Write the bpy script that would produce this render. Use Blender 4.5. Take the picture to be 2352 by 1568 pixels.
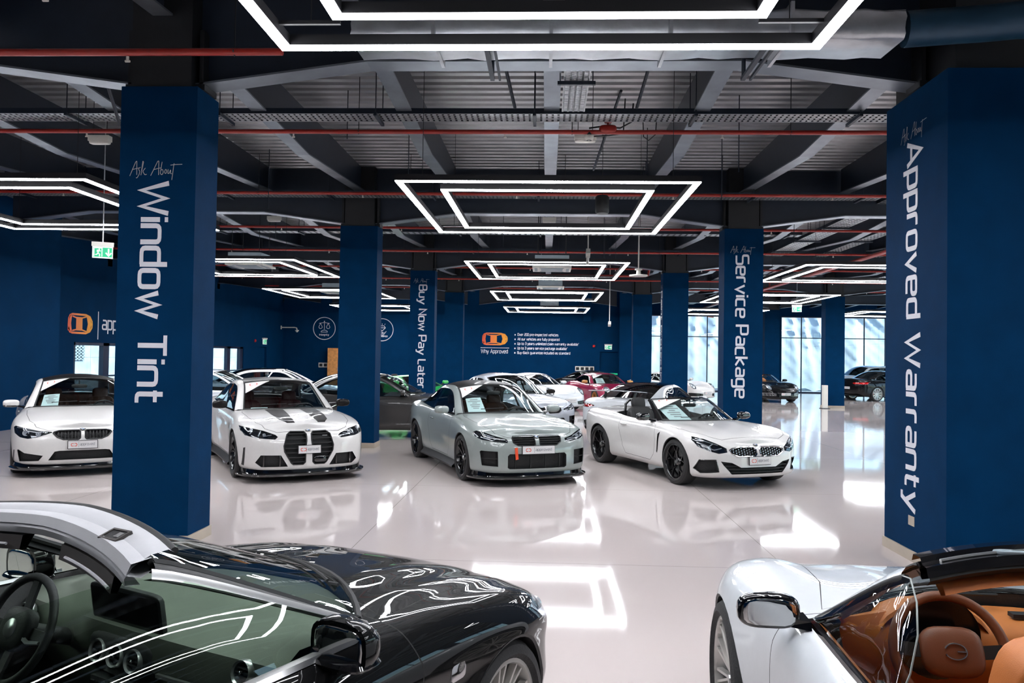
import bpy, bmesh, math, random
import numpy as np
from mathutils import Vector, Matrix
from mathutils.bvhtree import BVHTree
for _o in list(bpy.data.objects): bpy.data.objects.remove(_o)
random.seed(7)
SC = bpy.context.scene
COL = SC.collection
pi = math.pi

# ------------------------------------------------------------------ camera, world, exposure
cd = bpy.data.cameras.new('camera'); cam = bpy.data.objects.new('camera', cd); COL.objects.link(cam)
CAM_H = 1.87
_yaw, _pit, _rol = .0446, .0192, .0150
_f = Vector((-math.sin(_yaw)*math.cos(_pit), math.cos(_yaw)*math.cos(_pit), math.sin(_pit)))
_r = _f.cross(Vector((0, 0, 1))).normalized(); _u = _r.cross(_f)
_r2 = _r*math.cos(_rol) + _u*math.sin(_rol); _u2 = -_r*math.sin(_rol) + _u*math.cos(_rol)
cam.matrix_world = Matrix.Translation((0, 0, CAM_H)) @ Matrix((_r2, _u2, -_f)).transposed().to_4x4()
cd.sensor_width = 36; cd.lens = 36*1790.7/2352; cd.clip_start = .05; cd.clip_end = 400
SC.camera = cam
W = bpy.data.worlds.new('world'); SC.world = W; W.use_nodes = True
wn = W.node_tree; wn.nodes.clear()
sky = wn.nodes.new('ShaderNodeTexSky'); sky.sky_type = 'NISHITA'; sky.sun_elevation = math.radians(48)
sky.sun_rotation = math.radians(120); sky.sun_disc = False; sky.dust_density = 1.5; sky.ozone_density = 2.5
bg = wn.nodes.new('ShaderNodeBackground'); bg.inputs[1].default_value = .55
wo = wn.nodes.new('ShaderNodeOutputWorld')
wn.links.new(sky.outputs[0], bg.inputs[0]); wn.links.new(bg.outputs[0], wo.inputs[0])
sd = bpy.data.lights.new('sun', 'SUN'); sd.energy = 10; sd.angle = .009; sd.color = (1, .96, .9)
sun = bpy.data.objects.new('sun', sd); COL.objects.link(sun)
sun.rotation_euler = Vector((-.78, .30, -.52)).to_track_quat('-Z', 'Y').to_euler()
SC.view_settings.view_transform = 'Standard'; SC.view_settings.look = 'None'
SC.view_settings.exposure = 0.0; SC.view_settings.gamma = 1; SC.view_settings.use_curve_mapping = False
SC.cycles.use_denoising = True
SC.cycles.max_bounces = 8; SC.cycles.glossy_bounces = 4; SC.cycles.diffuse_bounces = 3
SC.cycles.transparent_max_bounces = 12; SC.cycles.transmission_bounces = 4
SC.cycles.sample_clamp_indirect = 6; SC.cycles.caustics_reflective = False; SC.cycles.caustics_refractive = False
LAMP = 45.0

# ------------------------------------------------------------------ materials
def srgb(r, g, b):
    f = lambda c: (c/255/12.92) if c/255 <= .04045 else ((c/255+.055)/1.055)**2.4
    return (f(r), f(g), f(b), 1)
def mat(name, col, rough=.5, metal=0, coat=0, emit=0, noise=0, nscale=8, bump=0, bscale=40, spec=.5, ecol=None):
    m = bpy.data.materials.new(name); m.use_nodes = True
    nt = m.node_tree; b = nt.nodes['Principled BSDF']
    if len(col) == 3: col = (*col, 1)
    b.inputs['Base Color'].default_value = col
    b.inputs['Roughness'].default_value = rough; b.inputs['Metallic'].default_value = metal
    b.inputs['Specular IOR Level'].default_value = spec
    if coat: b.inputs['Coat Weight'].default_value = coat; b.inputs['Coat Roughness'].default_value = .015
    if emit:
        b.inputs['Emission Color'].default_value = ecol or col; b.inputs['Emission Strength'].default_value = emit
    if noise or bump:
        tc = nt.nodes.new('ShaderNodeTexCoord')
        nz = nt.nodes.new('ShaderNodeTexNoise'); nz.inputs['Scale'].default_value = nscale; nz.inputs['Detail'].default_value = 5
        nt.links.new(tc.outputs['Object'], nz.inputs['Vector'])
    if noise:
        hs = nt.nodes.new('ShaderNodeMixRGB'); hs.blend_type = 'MULTIPLY'; hs.inputs[0].default_value = 1
        mr = nt.nodes.new('ShaderNodeMapRange'); mr.inputs[1].default_value = .3; mr.inputs[2].default_value = .7
        mr.inputs[3].default_value = 1-noise; mr.inputs[4].default_value = 1+noise
        nt.links.new(nz.outputs[0], mr.inputs[0]); hs.inputs[1].default_value = col
        nt.links.new(mr.outputs[0], hs.inputs[2]); nt.links.new(hs.outputs[0], b.inputs['Base Color'])
    if bump:
        n2 = nt.nodes.new('ShaderNodeTexNoise'); n2.inputs['Scale'].default_value = bscale; n2.inputs['Detail'].default_value = 3
        nt.links.new(tc.outputs['Object'], n2.inputs['Vector'])
        bp = nt.nodes.new('ShaderNodeBump'); bp.inputs['Strength'].default_value = bump; bp.inputs['Distance'].default_value = .01
        nt.links.new(n2.outputs[0], bp.inputs['Height']); nt.links.new(bp.outputs[0], b.inputs['Normal'])
    return m
def glassmat(name, tint, refl=1.0, extra=.0):
    m = bpy.data.materials.new(name); m.use_nodes = True; nt = m.node_tree; nt.nodes.clear()
    o = nt.nodes.new('ShaderNodeOutputMaterial'); mx = nt.nodes.new('ShaderNodeMixShader')
    t = nt.nodes.new('ShaderNodeBsdfTransparent'); t.inputs[0].default_value = (*tint, 1)
    g = nt.nodes.new('ShaderNodeBsdfGlossy'); g.inputs['Roughness'].default_value = .008; g.inputs[0].default_value = (refl, refl, refl, 1)
    ge = nt.nodes.new('ShaderNodeNewGeometry'); dp = nt.nodes.new('ShaderNodeVectorMath'); dp.operation = 'DOT_PRODUCT'
    nt.links.new(ge.outputs['Incoming'], dp.inputs[0]); nt.links.new(ge.outputs['Normal'], dp.inputs[1])
    def mth(op, a, v=None, rev=False):
        n = nt.nodes.new('ShaderNodeMath'); n.operation = op; nt.links.new(a, n.inputs[1 if rev else 0])
        if v is not None: n.inputs[0 if rev else 1].default_value = v
        return n.outputs[0]
    c1 = mth('SUBTRACT', mth('ABSOLUTE', dp.outputs['Value']), 1.0, True); sc = mth('MULTIPLY', mth('POWER', c1, 5.0), .96)
    ad = nt.nodes.new('ShaderNodeMath'); ad.operation = 'ADD'; ad.inputs[1].default_value = .045+extra; ad.use_clamp = True
    nt.links.new(sc, ad.inputs[0]); nt.links.new(ad.outputs[0], mx.inputs[0])
    nt.links.new(t.outputs[0], mx.inputs[1]); nt.links.new(g.outputs[0], mx.inputs[2]); nt.links.new(mx.outputs[0], o.inputs[0])
    return m
M = {}
M['navy'] = mat('navy_paint', (.0004, .025, .078), .7, noise=.12, nscale=3, bump=.25, bscale=160, spec=.04)
M['navy_wall'] = mat('navy_wall_paint', (.0004, .025, .078), .7, noise=.10, nscale=1.5, bump=.2, bscale=120, spec=.04)
M['white_letter'] = mat('white_vinyl', (.72, .72, .78), .5, noise=.03)
M['grey_letter'] = mat('grey_vinyl', (.42, .43, .45), .5, noise=.03)
M['orange_letter'] = mat('orange_vinyl', (.9, .22, .02), .5, noise=.05)
M['beige_skirt'] = mat('beige_skirting', (.42, .36, .29), .4, noise=.06, nscale=4)
M['steel_dark_and_shade'] = mat('dark_steel_and_web_shade', (.008, .014, .026), .45, noise=.15, nscale=5)  # dark fittings; on roof beam webs this colour stands in for shade
M['steel_beam'] = mat('grey_painted_steel', (.22, .245, .28), .36, metal=.8, noise=.25, nscale=2.2)
M['black'] = mat('black_paint', (.006, .007, .009), .5, noise=.1)
M['red'] = mat('red_pipe_paint', (.30, .018, .012), .35, noise=.12, nscale=6)
M['galv'] = mat('galvanised_steel', (.50, .52, .54), .38, metal=.75, noise=.15, nscale=14)
M['foil'] = mat('foil_duct_wrap', (.55, .57, .60), .33, metal=.85, noise=.15, nscale=5, bump=.9, bscale=7)
M['white_plastic'] = mat('white_plastic', (.72, .70, .64), .4, noise=.04)
M['grey_plastic'] = mat('grey_plastic', (.22, .27, .30), .5, noise=.05)
M['red_gloss'] = mat('red_plastic', (.5, .01, .01), .35, noise=.05)
M['lamp'] = mat('led_diffuser', (1, 1, 1), .5, emit=LAMP, ecol=(.93, .95, 1.0, 1))
M['lamp_body'] = mat('lamp_housing_black', (.01, .01, .012), .4, noise=.05)
M['wood'] = mat('varnished_wood', (.55, .24, .07), .45, noise=.25, nscale=9)
M['exit_green'] = mat('exit_sign_green', (.0, .30, .12), .4, emit=.8, ecol=(.0, .36, .16, 1))
M['exit_white'] = mat('exit_sign_white', (.8, .85, .82), .4, emit=.7, ecol=(.8, .9, .85, 1))
M['glass_clear'] = glassmat('clear_window_glass', (.80, .93, .97))
M['frame_blue'] = mat('dark_window_frame', (.006, .018, .05), .35, noise=.08)

# ------------------------------------------------------------------ mesh helpers
class MB:
    def __init__(s): s.v = []; s.f = []; s.mi = []; s.cur = 0
    def add(s, vs, fs):
        n = len(s.v); s.v += [tuple(v) for v in vs]; s.f += [tuple(i+n for i in f) for f in fs]; s.mi += [s.cur]*len(fs)
        return s
    def box(s, x0, x1, y0, y1, z0, z1):
        return s.add([(x0,y0,z0),(x1,y0,z0),(x1,y1,z0),(x0,y1,z0),(x0,y0,z1),(x1,y0,z1),(x1,y1,z1),(x0,y1,z1)],
                     [(0,3,2,1),(4,5,6,7),(0,1,5,4),(1,2,6,5),(2,3,7,6),(3,0,4,7)])
    def obox(s, c, ax, ay, az):
        c, ax, ay, az = map(Vector, (c, ax, ay, az)); P = []
        for k in ((-1,-1,-1),(1,-1,-1),(1,1,-1),(-1,1,-1),(-1,-1,1),(1,-1,1),(1,1,1),(-1,1,1)):
            P.append(c+ax*k[0]+ay*k[1]+az*k[2])
        return s.add(P, [(0,3,2,1),(4,5,6,7),(0,1,5,4),(1,2,6,5),(2,3,7,6),(3,0,4,7)])
    def bar(s, a, b, w, h, up=(0,0,1)):
        a, b = Vector(a), Vector(b); d = (b-a); L = d.length; d.normalize()
        side = d.cross(Vector(up))
        if side.length < 1e-4: side = d.cross(Vector((1,0,0)))
        side.normalize(); u = side.cross(d)
        return s.obox((a+b)/2, d*L/2, side*w/2, u*h/2)
    def tube(s, pts, r, n=8, closed=False, cap=True):
        pts = [Vector(p) for p in pts]; N = len(pts); rings = []
        rr = r if isinstance(r, (list, tuple)) else [r]*N
        prev = None
        for i, p in enumerate(pts):
            if closed: t = pts[(i+1) % N]-pts[i-1]
            else: t = pts[min(i+1, N-1)]-pts[max(i-1, 0)]
            if t.length < 1e-9: t = Vector((1,0,0))
            t.normalize()
            if prev is None:
                a = Vector((0,0,1)) if abs(t.z) < .9 else Vector((1,0,0)); x = t.cross(a).normalized()
            else:
                x = prev-t*prev.dot(t)
                x = x.normalized() if x.length > 1e-6 else t.cross(Vector((0,0,1))).normalized()
            prev = x; y = t.cross(x)
            rings.append([p+(x*math.cos(2*pi*k/n)+y*math.sin(2*pi*k/n))*rr[i] for k in range(n)])
        vs = [v for R in rings for v in R]; fs = []
        for i in range(N if closed else N-1):
            j = (i+1) % N
            for k in range(n): fs.append((i*n+k, i*n+(k+1) % n, j*n+(k+1) % n, j*n+k))
        if cap and not closed: fs += [tuple(range(n-1, -1, -1)), tuple((N-1)*n+k for k in range(n))]
        return s.add(vs, fs)
    def lathe(s, prof, n=32, axis='z', c=(0,0,0), closed=False):
        # prof: (radius, height along axis)
        vs = []
        for r, h in prof:
            for k in range(n):
                a = 2*pi*k/n; x, y = r*math.cos(a), r*math.sin(a)
                v = {'z': (x, y, h), 'y': (x, h, y), 'x': (h, x, y)}[axis]
                vs.append((v[0]+c[0], v[1]+c[1], v[2]+c[2]))
        m = len(prof); fs = []
        for i in range(m if closed else m-1):
            j = (i+1) % m
            for k in range(n): fs.append((i*n+k, i*n+(k+1) % n, j*n+(k+1) % n, j*n+k))
        return s.add(vs, fs)
    def prism(s, poly, h, fn=None):
        # polygon (2d) extruded 0..h; fn maps (a,b,c)->xyz
        fn = fn or (lambda a, b, c: (a, b, c)); n = len(poly)
        vs = [fn(a, b, 0) for a, b in poly]+[fn(a, b, h) for a, b in poly]
        return s.add(vs, [tuple(range(n-1, -1, -1)), tuple(range(n, 2*n))]+[(i, (i+1) % n, n+(i+1) % n, n+i) for i in range(n)])
    def grid(s, P):
        # P[i][j] -> xyz
        m, n = len(P), len(P[0])
        return s.add([p for r in P for p in r], [(i*n+j, i*n+j+1, (i+1)*n+j+1, (i+1)*n+j) for i in range(m-1) for j in range(n-1)])
    def sell(s, c, r, e=.6, n=16, m=10):
        # superellipsoid: rounded box / ellipsoid
        sg = lambda v, p: math.copysign(abs(v)**p, v)
        P = []
        for i in range(m+1):
            la = -pi/2+pi*i/m
            P.append([(c[0]+r[0]*sg(math.cos(la), e)*sg(math.cos(2*pi*k/n), e), c[1]+r[1]*sg(math.cos(la), e)*sg(math.sin(2*pi*k/n), e),
                       c[2]+r[2]*sg(math.sin(la), e)) for k in range(n+1)])
        return s.grid(P)
    def xf(s, Mx, start=0):
        for i in range(start, len(s.v)): s.v[i] = tuple(Mx @ Vector(s.v[i]))
        return s
    def mesh(s, name, mats, smooth=None, weld=False):
        me = bpy.data.meshes.new(name); me.from_pydata(s.v, [], s.f)
        for m_ in (mats if isinstance(mats, (list, tuple)) else [mats]): me.materials.append(m_)
        if any(s.mi): me.polygons.foreach_set('material_index', s.mi)
        if weld:
            b = bmesh.new(); b.from_mesh(me); bmesh.ops.remove_doubles(b, verts=b.verts, dist=1e-5); b.to_mesh(me); b.free()
        if smooth is not None:
            me.polygons.foreach_set('use_smooth', [True]*len(me.polygons)); me.set_sharp_from_angle(angle=math.radians(smooth))
        me.update(); return me
    def build(s, name, mats, parent=None, smooth=None, loc=None, rz=0, weld=False, label=None):
        o = bpy.data.objects.new(name, s.mesh(name, mats, smooth, weld)); COL.objects.link(o)
        if parent: o.parent = parent
        if loc: o.location = loc
        if rz: o.rotation_euler = (0, 0, rz)
        if label: o['label'] = label
        return o
def tag(o, label=None, cat=None, group=None, kind=None):
    if label: o['label'] = label
    if cat: o['category'] = cat
    if group: o['group'] = group
    if kind: o['kind'] = kind
    return o
def empty(name, loc=(0,0,0), rz=0, parent=None):
    o = bpy.data.objects.new(name, None); COL.objects.link(o); o.location = loc; o.rotation_euler = (0, 0, rz); o.empty_display_size = .2
    if parent: o.parent = parent
    return o
def children(o): return [c for c in bpy.data.objects if c.parent == o]
def copy_tree(o, parent=None):
    kids = {}
    for c in bpy.data.objects:
        if c.parent: kids.setdefault(c.parent.name, []).append(c)
    def rec(a, par):
        c = a.copy(); COL.objects.link(c)
        c.parent = par
        for k in kids.get(a.name, []): rec(k, c)
        return c
    return rec(o, parent)

# ------------------------------------------------------------------ stroke lettering
X7 = .7
GL = {
 'a': [[(.05,X7),(.45,X7),(.45,0)],[(.45,.055),(0,.055),(0,.38),(.40,.38)]], 'b': [[(0,1),(0,0)],[(0,.055),(.45,.055),(.45,X7),(0,X7)]], 'c': [(.42,X7),(0,X7),(0,0),(.42,0)],
 'd': [[(.45,1),(.45,0)],[(.45,.055),(0,.055),(0,X7),(.45,X7)]], 'e': [[(.02,.35),(.45,.35),(.45,X7),(.2,X7)],[(.21,X7),(0,X7),(0,0),(.43,0)]],
 'f': [[(.34,1),(.1,1),(.1,0)],[(0,.66),(.3,.66)]], 'g': [[(.45,X7),(0,X7),(0,.08),(.45,.08)],[(.45,X7),(.45,-.28),(.03,-.28)]],
 'h': [[(0,1),(0,0)],[(0,X7),(.45,X7),(.45,0)]], 'i': [[(0,0),(0,X7)],[(0,.88),(0,1.0)]], 'k': [[(0,0),(0,1)],[(.42,X7),(.04,.36),(.44,0)]],
 'l': [(0,1),(0,0),(.12,0)], 'm': [[(0,0),(0,X7),(.7,X7),(.7,0)],[(.35,X7),(.35,0)]], 'n': [(0,0),(0,X7),(.45,X7),(.45,0)],
 'o': [(0,.35),(0,X7),(.45,X7),(.45,0),(0,0),(0,.35)], 'p': [[(0,-.28),(0,.755)],[(0,X7),(.45,X7),(.45,.055),(0,.055)]], 'r': [(0,0),(0,X7),(.3,X7)],
 's': [(.43,X7),(0,X7),(0,.36),(.45,.36),(.45,0),(0,0)], 't': [[(.1,.95),(.1,0),(.34,0)],[(0,.67),(.32,.67)]],
 'u': [(0,X7),(0,0),(.45,0),(.45,X7)], 'v': [(0,X7),(.23,0),(.46,X7)], 'w': [(0,X7),(.16,0),(.33,X7),(.50,0),(.66,X7)],
 'y': [[(0,X7),(.24,0)],[(.48,X7),(.16,-.28),(0,-.28)]], 'A': [[(0,0),(.3,1),(.6,0)],[(.1,.3),(.5,.3)]],
 'B': [[(0,.5),(.45,.5),(.45,1),(0,1),(0,0),(.5,0),(.5,.5)]], 'I': [(0,0),(0,1)], 'L': [(0,1),(0,0),(.42,0)], 'N': [(0,0),(0,1),(.5,0),(.5,1)],
 'O': [(0,.5),(0,1),(.52,1),(.52,0),(0,0),(0,.5)], 'P': [[(0,0),(0,1.055)],[(0,1),(.5,1),(.5,.42),(0,.42)]], 'S': [(.5,1),(0,1),(0,.52),(.5,.52),(.5,0),(0,0)],
 'T': [[(0,1),(.56,1)],[(.28,1),(.28,0)]], 'U': [(0,1),(0,0),(.5,0),(.5,1)], 'W': [(0,1),(.2,0),(.42,.9),(.64,0),(.84,1)],
 'C': [(.5,1),(0,1),(0,0),(.5,0)],
 '0': [(0,.5),(0,1),(.48,1),(.48,0),(0,0),(0,.5)], '2': [(0,1),(.46,1),(.46,.52),(0,.52),(0,0),(.46,0)],
 '3': [[(0,1),(.46,1),(.46,0),(0,0)],[(.1,.52),(.46,.52)]], '-': [(0,.4),(.3,.4)], '*': [[(.0,.85),(.2,.95)],[(0,.95),(.2,.85)],[(.1,1),(.1,.8)]],
}
SHARP = set('kvwyANW*')
def rnd(P, r):
    if len(P) < 3: return P
    out = [P[0]]
    for i in range(1, len(P)-1):
        a, b, c = (np.array(P[j], float) for j in (i-1, i, i+1))
        da, dc = a-b, c-b; la, lc = np.linalg.norm(da), np.linalg.norm(dc); q = min(r, la*.45, lc*.45)
        p0, p1 = b+da/la*q, b+dc/lc*q
        for t in (0, .33, .67, 1):
            out.append(tuple((1-t)**2*p0+2*t*(1-t)*b+t*t*p1))
    out.append(P[-1]); return out
def ribbon(P, w):
    P = [np.array(p, float) for p in P]; n = len(P); L, R = [], []
    for i in range(n):
        d0 = P[i]-P[i-1] if i else P[1]-P[0]; d1 = P[i+1]-P[i] if i < n-1 else d0
        d0 = d0/np.linalg.norm(d0); d1 = d1/np.linalg.norm(d1); m = d0+d1
        if np.linalg.norm(m) < 1e-6: m = d0
        m /= np.linalg.norm(m); nn = np.array((-m[1], m[0])); k = min(1/max(.35, abs(m@d0)), 2.4)
        L.append(P[i]+nn*w/2*k); R.append(P[i]-nn*w/2*k)
    return L, R
def text_width(s, gap=.17):
    x = 0
    for ch in s:
        if ch == ' ': x += .34; continue
        g = GL[ch]; st = g if isinstance(g[0], list) else [g]
        x += max(p[0] for q in st for p in q)+gap
    return x-gap
def text_mb(s, org, right, up, size, sw=.11, th=.003, gap=.17, stretch=1.0, mb=None):
    org, right, up = Vector(org), Vector(right).normalized(), Vector(up).normalized(); nrm = right.cross(up)
    mb = mb or MB(); x = 0
    def strokes(P, th=th):
        L, R = ribbon(P, sw); n = len(L)
        f = lambda p, c: org+right*((p[0]+x)*size*stretch)+up*(p[1]*size)+nrm*c
        vs = [f(p, th) for p in L]+[f(p, th) for p in R]+[f(p, 0) for p in L]+[f(p, 0) for p in R]
        fs = []
        for i in range(n-1):
            fs += [(i, n+i, n+i+1, i+1), (i, i+1, 2*n+i+1, 2*n+i), (n+i, 3*n+i, 3*n+i+1, n+i+1)]
        fs += [(0, 2*n, 3*n, n), (n-1, 2*n-1, 4*n-1, 3*n-1)]
        mb.add(vs, fs)
    for ch in s:
        if ch == ' ': x += .34; continue
        g = GL[ch]; st = g if isinstance(g[0], list) else [g]
        for k_, q in enumerate(st): strokes(rnd(q, .13) if len(q) > 2 and ch not in SHARP else q, th*(1+.25*k_))
        x += max(p[0] for q in st for p in q)+gap
    return mb
def letters(s, org, right, up, size, stretch, matm, parent, sw=.135, gap=.17):
    x = 0; org = Vector(org)-Vector(parent.location)
    for ch in s:
        if ch == ' ': x += .34; continue
        g = GL[ch]; st = g if isinstance(g[0], list) else [g]
        text_mb(ch, org+Vector(right)*x*size*stretch, right, up, size, sw=sw, stretch=stretch).build('letter', matm, parent)
        x += max(p[0] for q in st for p in q)+gap
def poly_text(lines, org, right, up, size, sw, th=.002, mb=None):
    org, right, up = Vector(org), Vector(right).normalized(), Vector(up).normalized(); nrm = right.cross(up); mb = mb or MB()
    for q in lines:
        L, R = ribbon(q, sw); n = len(L)
        f = lambda p, c: org+right*(p[0]*size)+up*(p[1]*size)+nrm*c
        mb.add([f(p, th) for p in L]+[f(p, th) for p in R], [(i, n+i, n+i+1, i+1) for i in range(n-1)])
    return mb
def arc(cx, cy, r, a0=0, a1=360, n=24, ry=None):
    ry = ry or r
    return [(cx+r*math.cos(math.radians(a0+(a1-a0)*i/n)), cy+ry*math.sin(math.radians(a0+(a1-a0)*i/n))) for i in range(n+1)]
ASK = [rnd(q, .12) for q in [[(-.12,-.08),(.30,.95),(.38,1.0),(.40,0.0)], [(.05,.38),(.30,.45),(.62,.52)], [(.66,.55),(.55,.50),(.52,.38),(.62,.28),(.58,.05),(.42,-.22),(.34,-.2)],
       [(.70,-.02),(.88,.95),(.82,1.0),(.74,.3)], [(1.02,.5),(.82,.25),(1.0,.0),(1.12,.05)],
       [(1.42,-.05),(1.92,1.0),(2.0,1.02),(2.0,.0)], [(1.62,.38),(1.95,.48),(2.2,.52)], [(2.24,.95),(2.12,.1),(2.25,.0),(2.36,.2),(2.28,.42),(2.18,.35)],
       [(2.50,.42),(2.42,.2),(2.52,.08),(2.62,.3),(2.52,.42)], [(2.70,.42),(2.68,.1),(2.78,.12),(2.88,.42),(2.88,.1),(2.98,.1)],
       [(3.12,.85),(2.98,-.35)], [(2.86,.72),(3.2,.76),(3.72,.78)]]]
def car_logo(org, right, up, s, matm, name, parent, fade=True):
    # top view of a car made of flat pieces
    org, right, up = Vector(org), Vector(right).normalized(), Vector(up).normalized(); nrm = right.cross(up)
    mb = MB(); f = lambda p: org+right*p[0]*s+up*p[1]*s+nrm*.004
    def strip(P, w):
        L, R = ribbon(P, w); n = len(L); mb.add([f(p) for p in L]+[f(p) for p in R], [(i, n+i, n+i+1, i+1) for i in range(n-1)])
    out = [(0,.1),(-.02,.35),(.0,.70),(.10,.86),(.30,.93),(1.45,.93),(1.80,.84),(1.98,.62),(2.0,.47),(1.98,.30),(1.80,.10),(1.45,0),(.30,0),(.1,.05),(0,.25)]
    strip(out, .10)
    mb.add([f(p) for p in [(.62,.12),(1.15,.12),(1.15,.80),(.62,.80)]], [(0,1,2,3)])
    mb.add([f(p) for p in [(1.5,.06),(1.8,.14),(1.96,.47),(1.8,.80),(1.5,.87),(1.62,.47)]], [(0,1,2,3,4,5)])
    mb.add([f(p) for p in [(.02,.15),(.2,.03),(.26,.1),(.2,.47),(.26,.83),(.2,.9),(.02,.78)]], [(0,1,2,3,4,5,6)])
    strip([(.62,.16),(.3,.10)], .07); strip([(.62,.76),(.3,.83)], .07); strip([(1.12,.16),(1.55,.07)], .07); strip([(1.12,.76),(1.55,.86)], .07)
    return mb.build(name, matm, parent)
def logo_mat(name, ax, x0, x1):
    m = bpy.data.materials.new(name); m.use_nodes = True; nt = m.node_tree; b = nt.nodes['Principled BSDF']; b.inputs['Roughness'].default_value = .5
    tc = nt.nodes.new('ShaderNodeTexCoord'); sp = nt.nodes.new('ShaderNodeSeparateXYZ'); mr = nt.nodes.new('ShaderNodeMapRange')
    mr.inputs[1].default_value = x0; mr.inputs[2].default_value = x1
    cr = nt.nodes.new('ShaderNodeValToRGB'); cr.color_ramp.elements[0].color = srgb(236, 88, 66); cr.color_ramp.elements[1].color = srgb(245, 170, 30)
    nt.links.new(tc.outputs['Object'], sp.inputs[0]); nt.links.new(sp.outputs[ax], mr.inputs[0]); nt.links.new(mr.outputs[0], cr.inputs[0])
    nt.links.new(cr.outputs[0], b.inputs['Base Color']); return m
# ------------------------------------------------------------------ setting: floor, walls
XL, XR, CW, CD, Y1, S8, ZT = -3.423, 3.467, .757, .49, 7.383, 8.087, 4.447
m = mat('epoxy_floor', (.63, .555, .535), .055, noise=.035, nscale=.35, spec=.62)
nt = m.node_tree; b = nt.nodes['Principled BSDF']
tc = nt.nodes.new('ShaderNodeTexCoord'); nz = nt.nodes.new('ShaderNodeTexNoise'); nz.inputs['Scale'].default_value = .9; nz.inputs['Detail'].default_value = 2
bp = nt.nodes.new('ShaderNodeBump'); bp.inputs['Strength'].default_value = .06; bp.inputs['Distance'].default_value = .02
nt.links.new(tc.outputs['Object'], nz.inputs['Vector']); nt.links.new(nz.outputs[0], bp.inputs['Height']); nt.links.new(bp.outputs[0], b.inputs['Normal'])
# fine polished-slab joints, every 4.04 m, as thin darker lines
sp = nt.nodes.new('ShaderNodeSeparateXYZ'); nt.links.new(tc.outputs['Object'], sp.inputs[0]); prev = None
for k, off in ((0, 1.85), (1, .95)):
    a = nt.nodes.new('ShaderNodeMath'); a.operation = 'ADD'; a.inputs[1].default_value = off; nt.links.new(sp.outputs[k], a.inputs[0])
    w_ = nt.nodes.new('ShaderNodeMath'); w_.operation = 'PINGPONG'; w_.inputs[1].default_value = 2.02; nt.links.new(a.outputs[0], w_.inputs[0])
    c_ = nt.nodes.new('ShaderNodeMath'); c_.operation = 'LESS_THAN'; c_.inputs[1].default_value = .004; nt.links.new(w_.outputs[0], c_.inputs[0])
    if prev: 
        mx = nt.nodes.new('ShaderNodeMath'); mx.operation = 'MAXIMUM'; nt.links.new(prev.outputs[0], mx.inputs[0]); nt.links.new(c_.outputs[0], mx.inputs[1]); prev = mx
    else: prev = c_
mixc = nt.nodes.new('ShaderNodeMixRGB'); mixc.inputs[2].default_value = (.33, .30, .27, 1)
src = b.inputs['Base Color'].links[0].from_socket
nt.links.new(src, mixc.inputs[1]); nt.links.new(prev.outputs[0], mixc.inputs[0]); nt.links.new(mixc.outputs[0], b.inputs['Base Color'])
M['floor'] = m
tag(MB().box(-14, 24.6, -9, 46.4, -.3, 0).build('floor', M['floor']), kind='structure')
wall = lambda name, *a: tag(MB().box(*a).build(name, M['navy_wall']), kind='structure')
XW, YB, YF, ZC = -13.7, 40.0, 46.2, 5.1
# left wall with three openings (two glazed doors, one solid door)
opens = [(22.03, 25.2, 2.10), (30.9, 34.7, 2.12), (36.6, 37.6, 2.14)]
mb = MB(); y = -9
for a, b_, h in opens:
    mb.box(XW-.3, XW, y, a, 0, ZC+.6); mb.box(XW-.3, XW, a, b_, h, ZC+.6); y = b_
mb.box(XW-.3, XW, y, YB+.3, 0, ZC+.6)
tag(mb.build('wall_left', M['navy_wall']), kind='structure')
# darker projecting pier before the left wall
wall('wall_left_pier', XW, XW+1.3, 15.0, 19.3, 0, ZC+.6)
# back wall with a door recess
mb = MB(); mb.box(XW, 2.72, YB, YB+.3, 0, ZC+.6); mb.box(2.72, 3.66, YB, YB+.3, 2.18, ZC+.6); mb.box(3.66, 4.35, YB-.55, YB+.3, 0, ZC+.6)
tag(mb.build('wall_back', M['navy_wall']), kind='structure')
wall('wall_back_return', 4.05, 4.35, YB+.3, YF, 0, ZC+.6)
wall('wall_front', -14, 24.7, -9.3, -9, 0, ZC+.6)
# far facade on the right: glazing bays between piers with a navy band above
FH = 4.45
mb = MB(); mb.box(4.35, 24.7, YF, YF+.3, FH, ZC+.6)
piers = [(4.35, 4.6), (13.05, 13.68), (20.9, 21.6)]
for a, b_ in piers: mb.box(a, b_, YF, YF+.3, 0, FH)
tag(mb.build('wall_back_right', M['navy_wall']), kind='structure')
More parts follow.
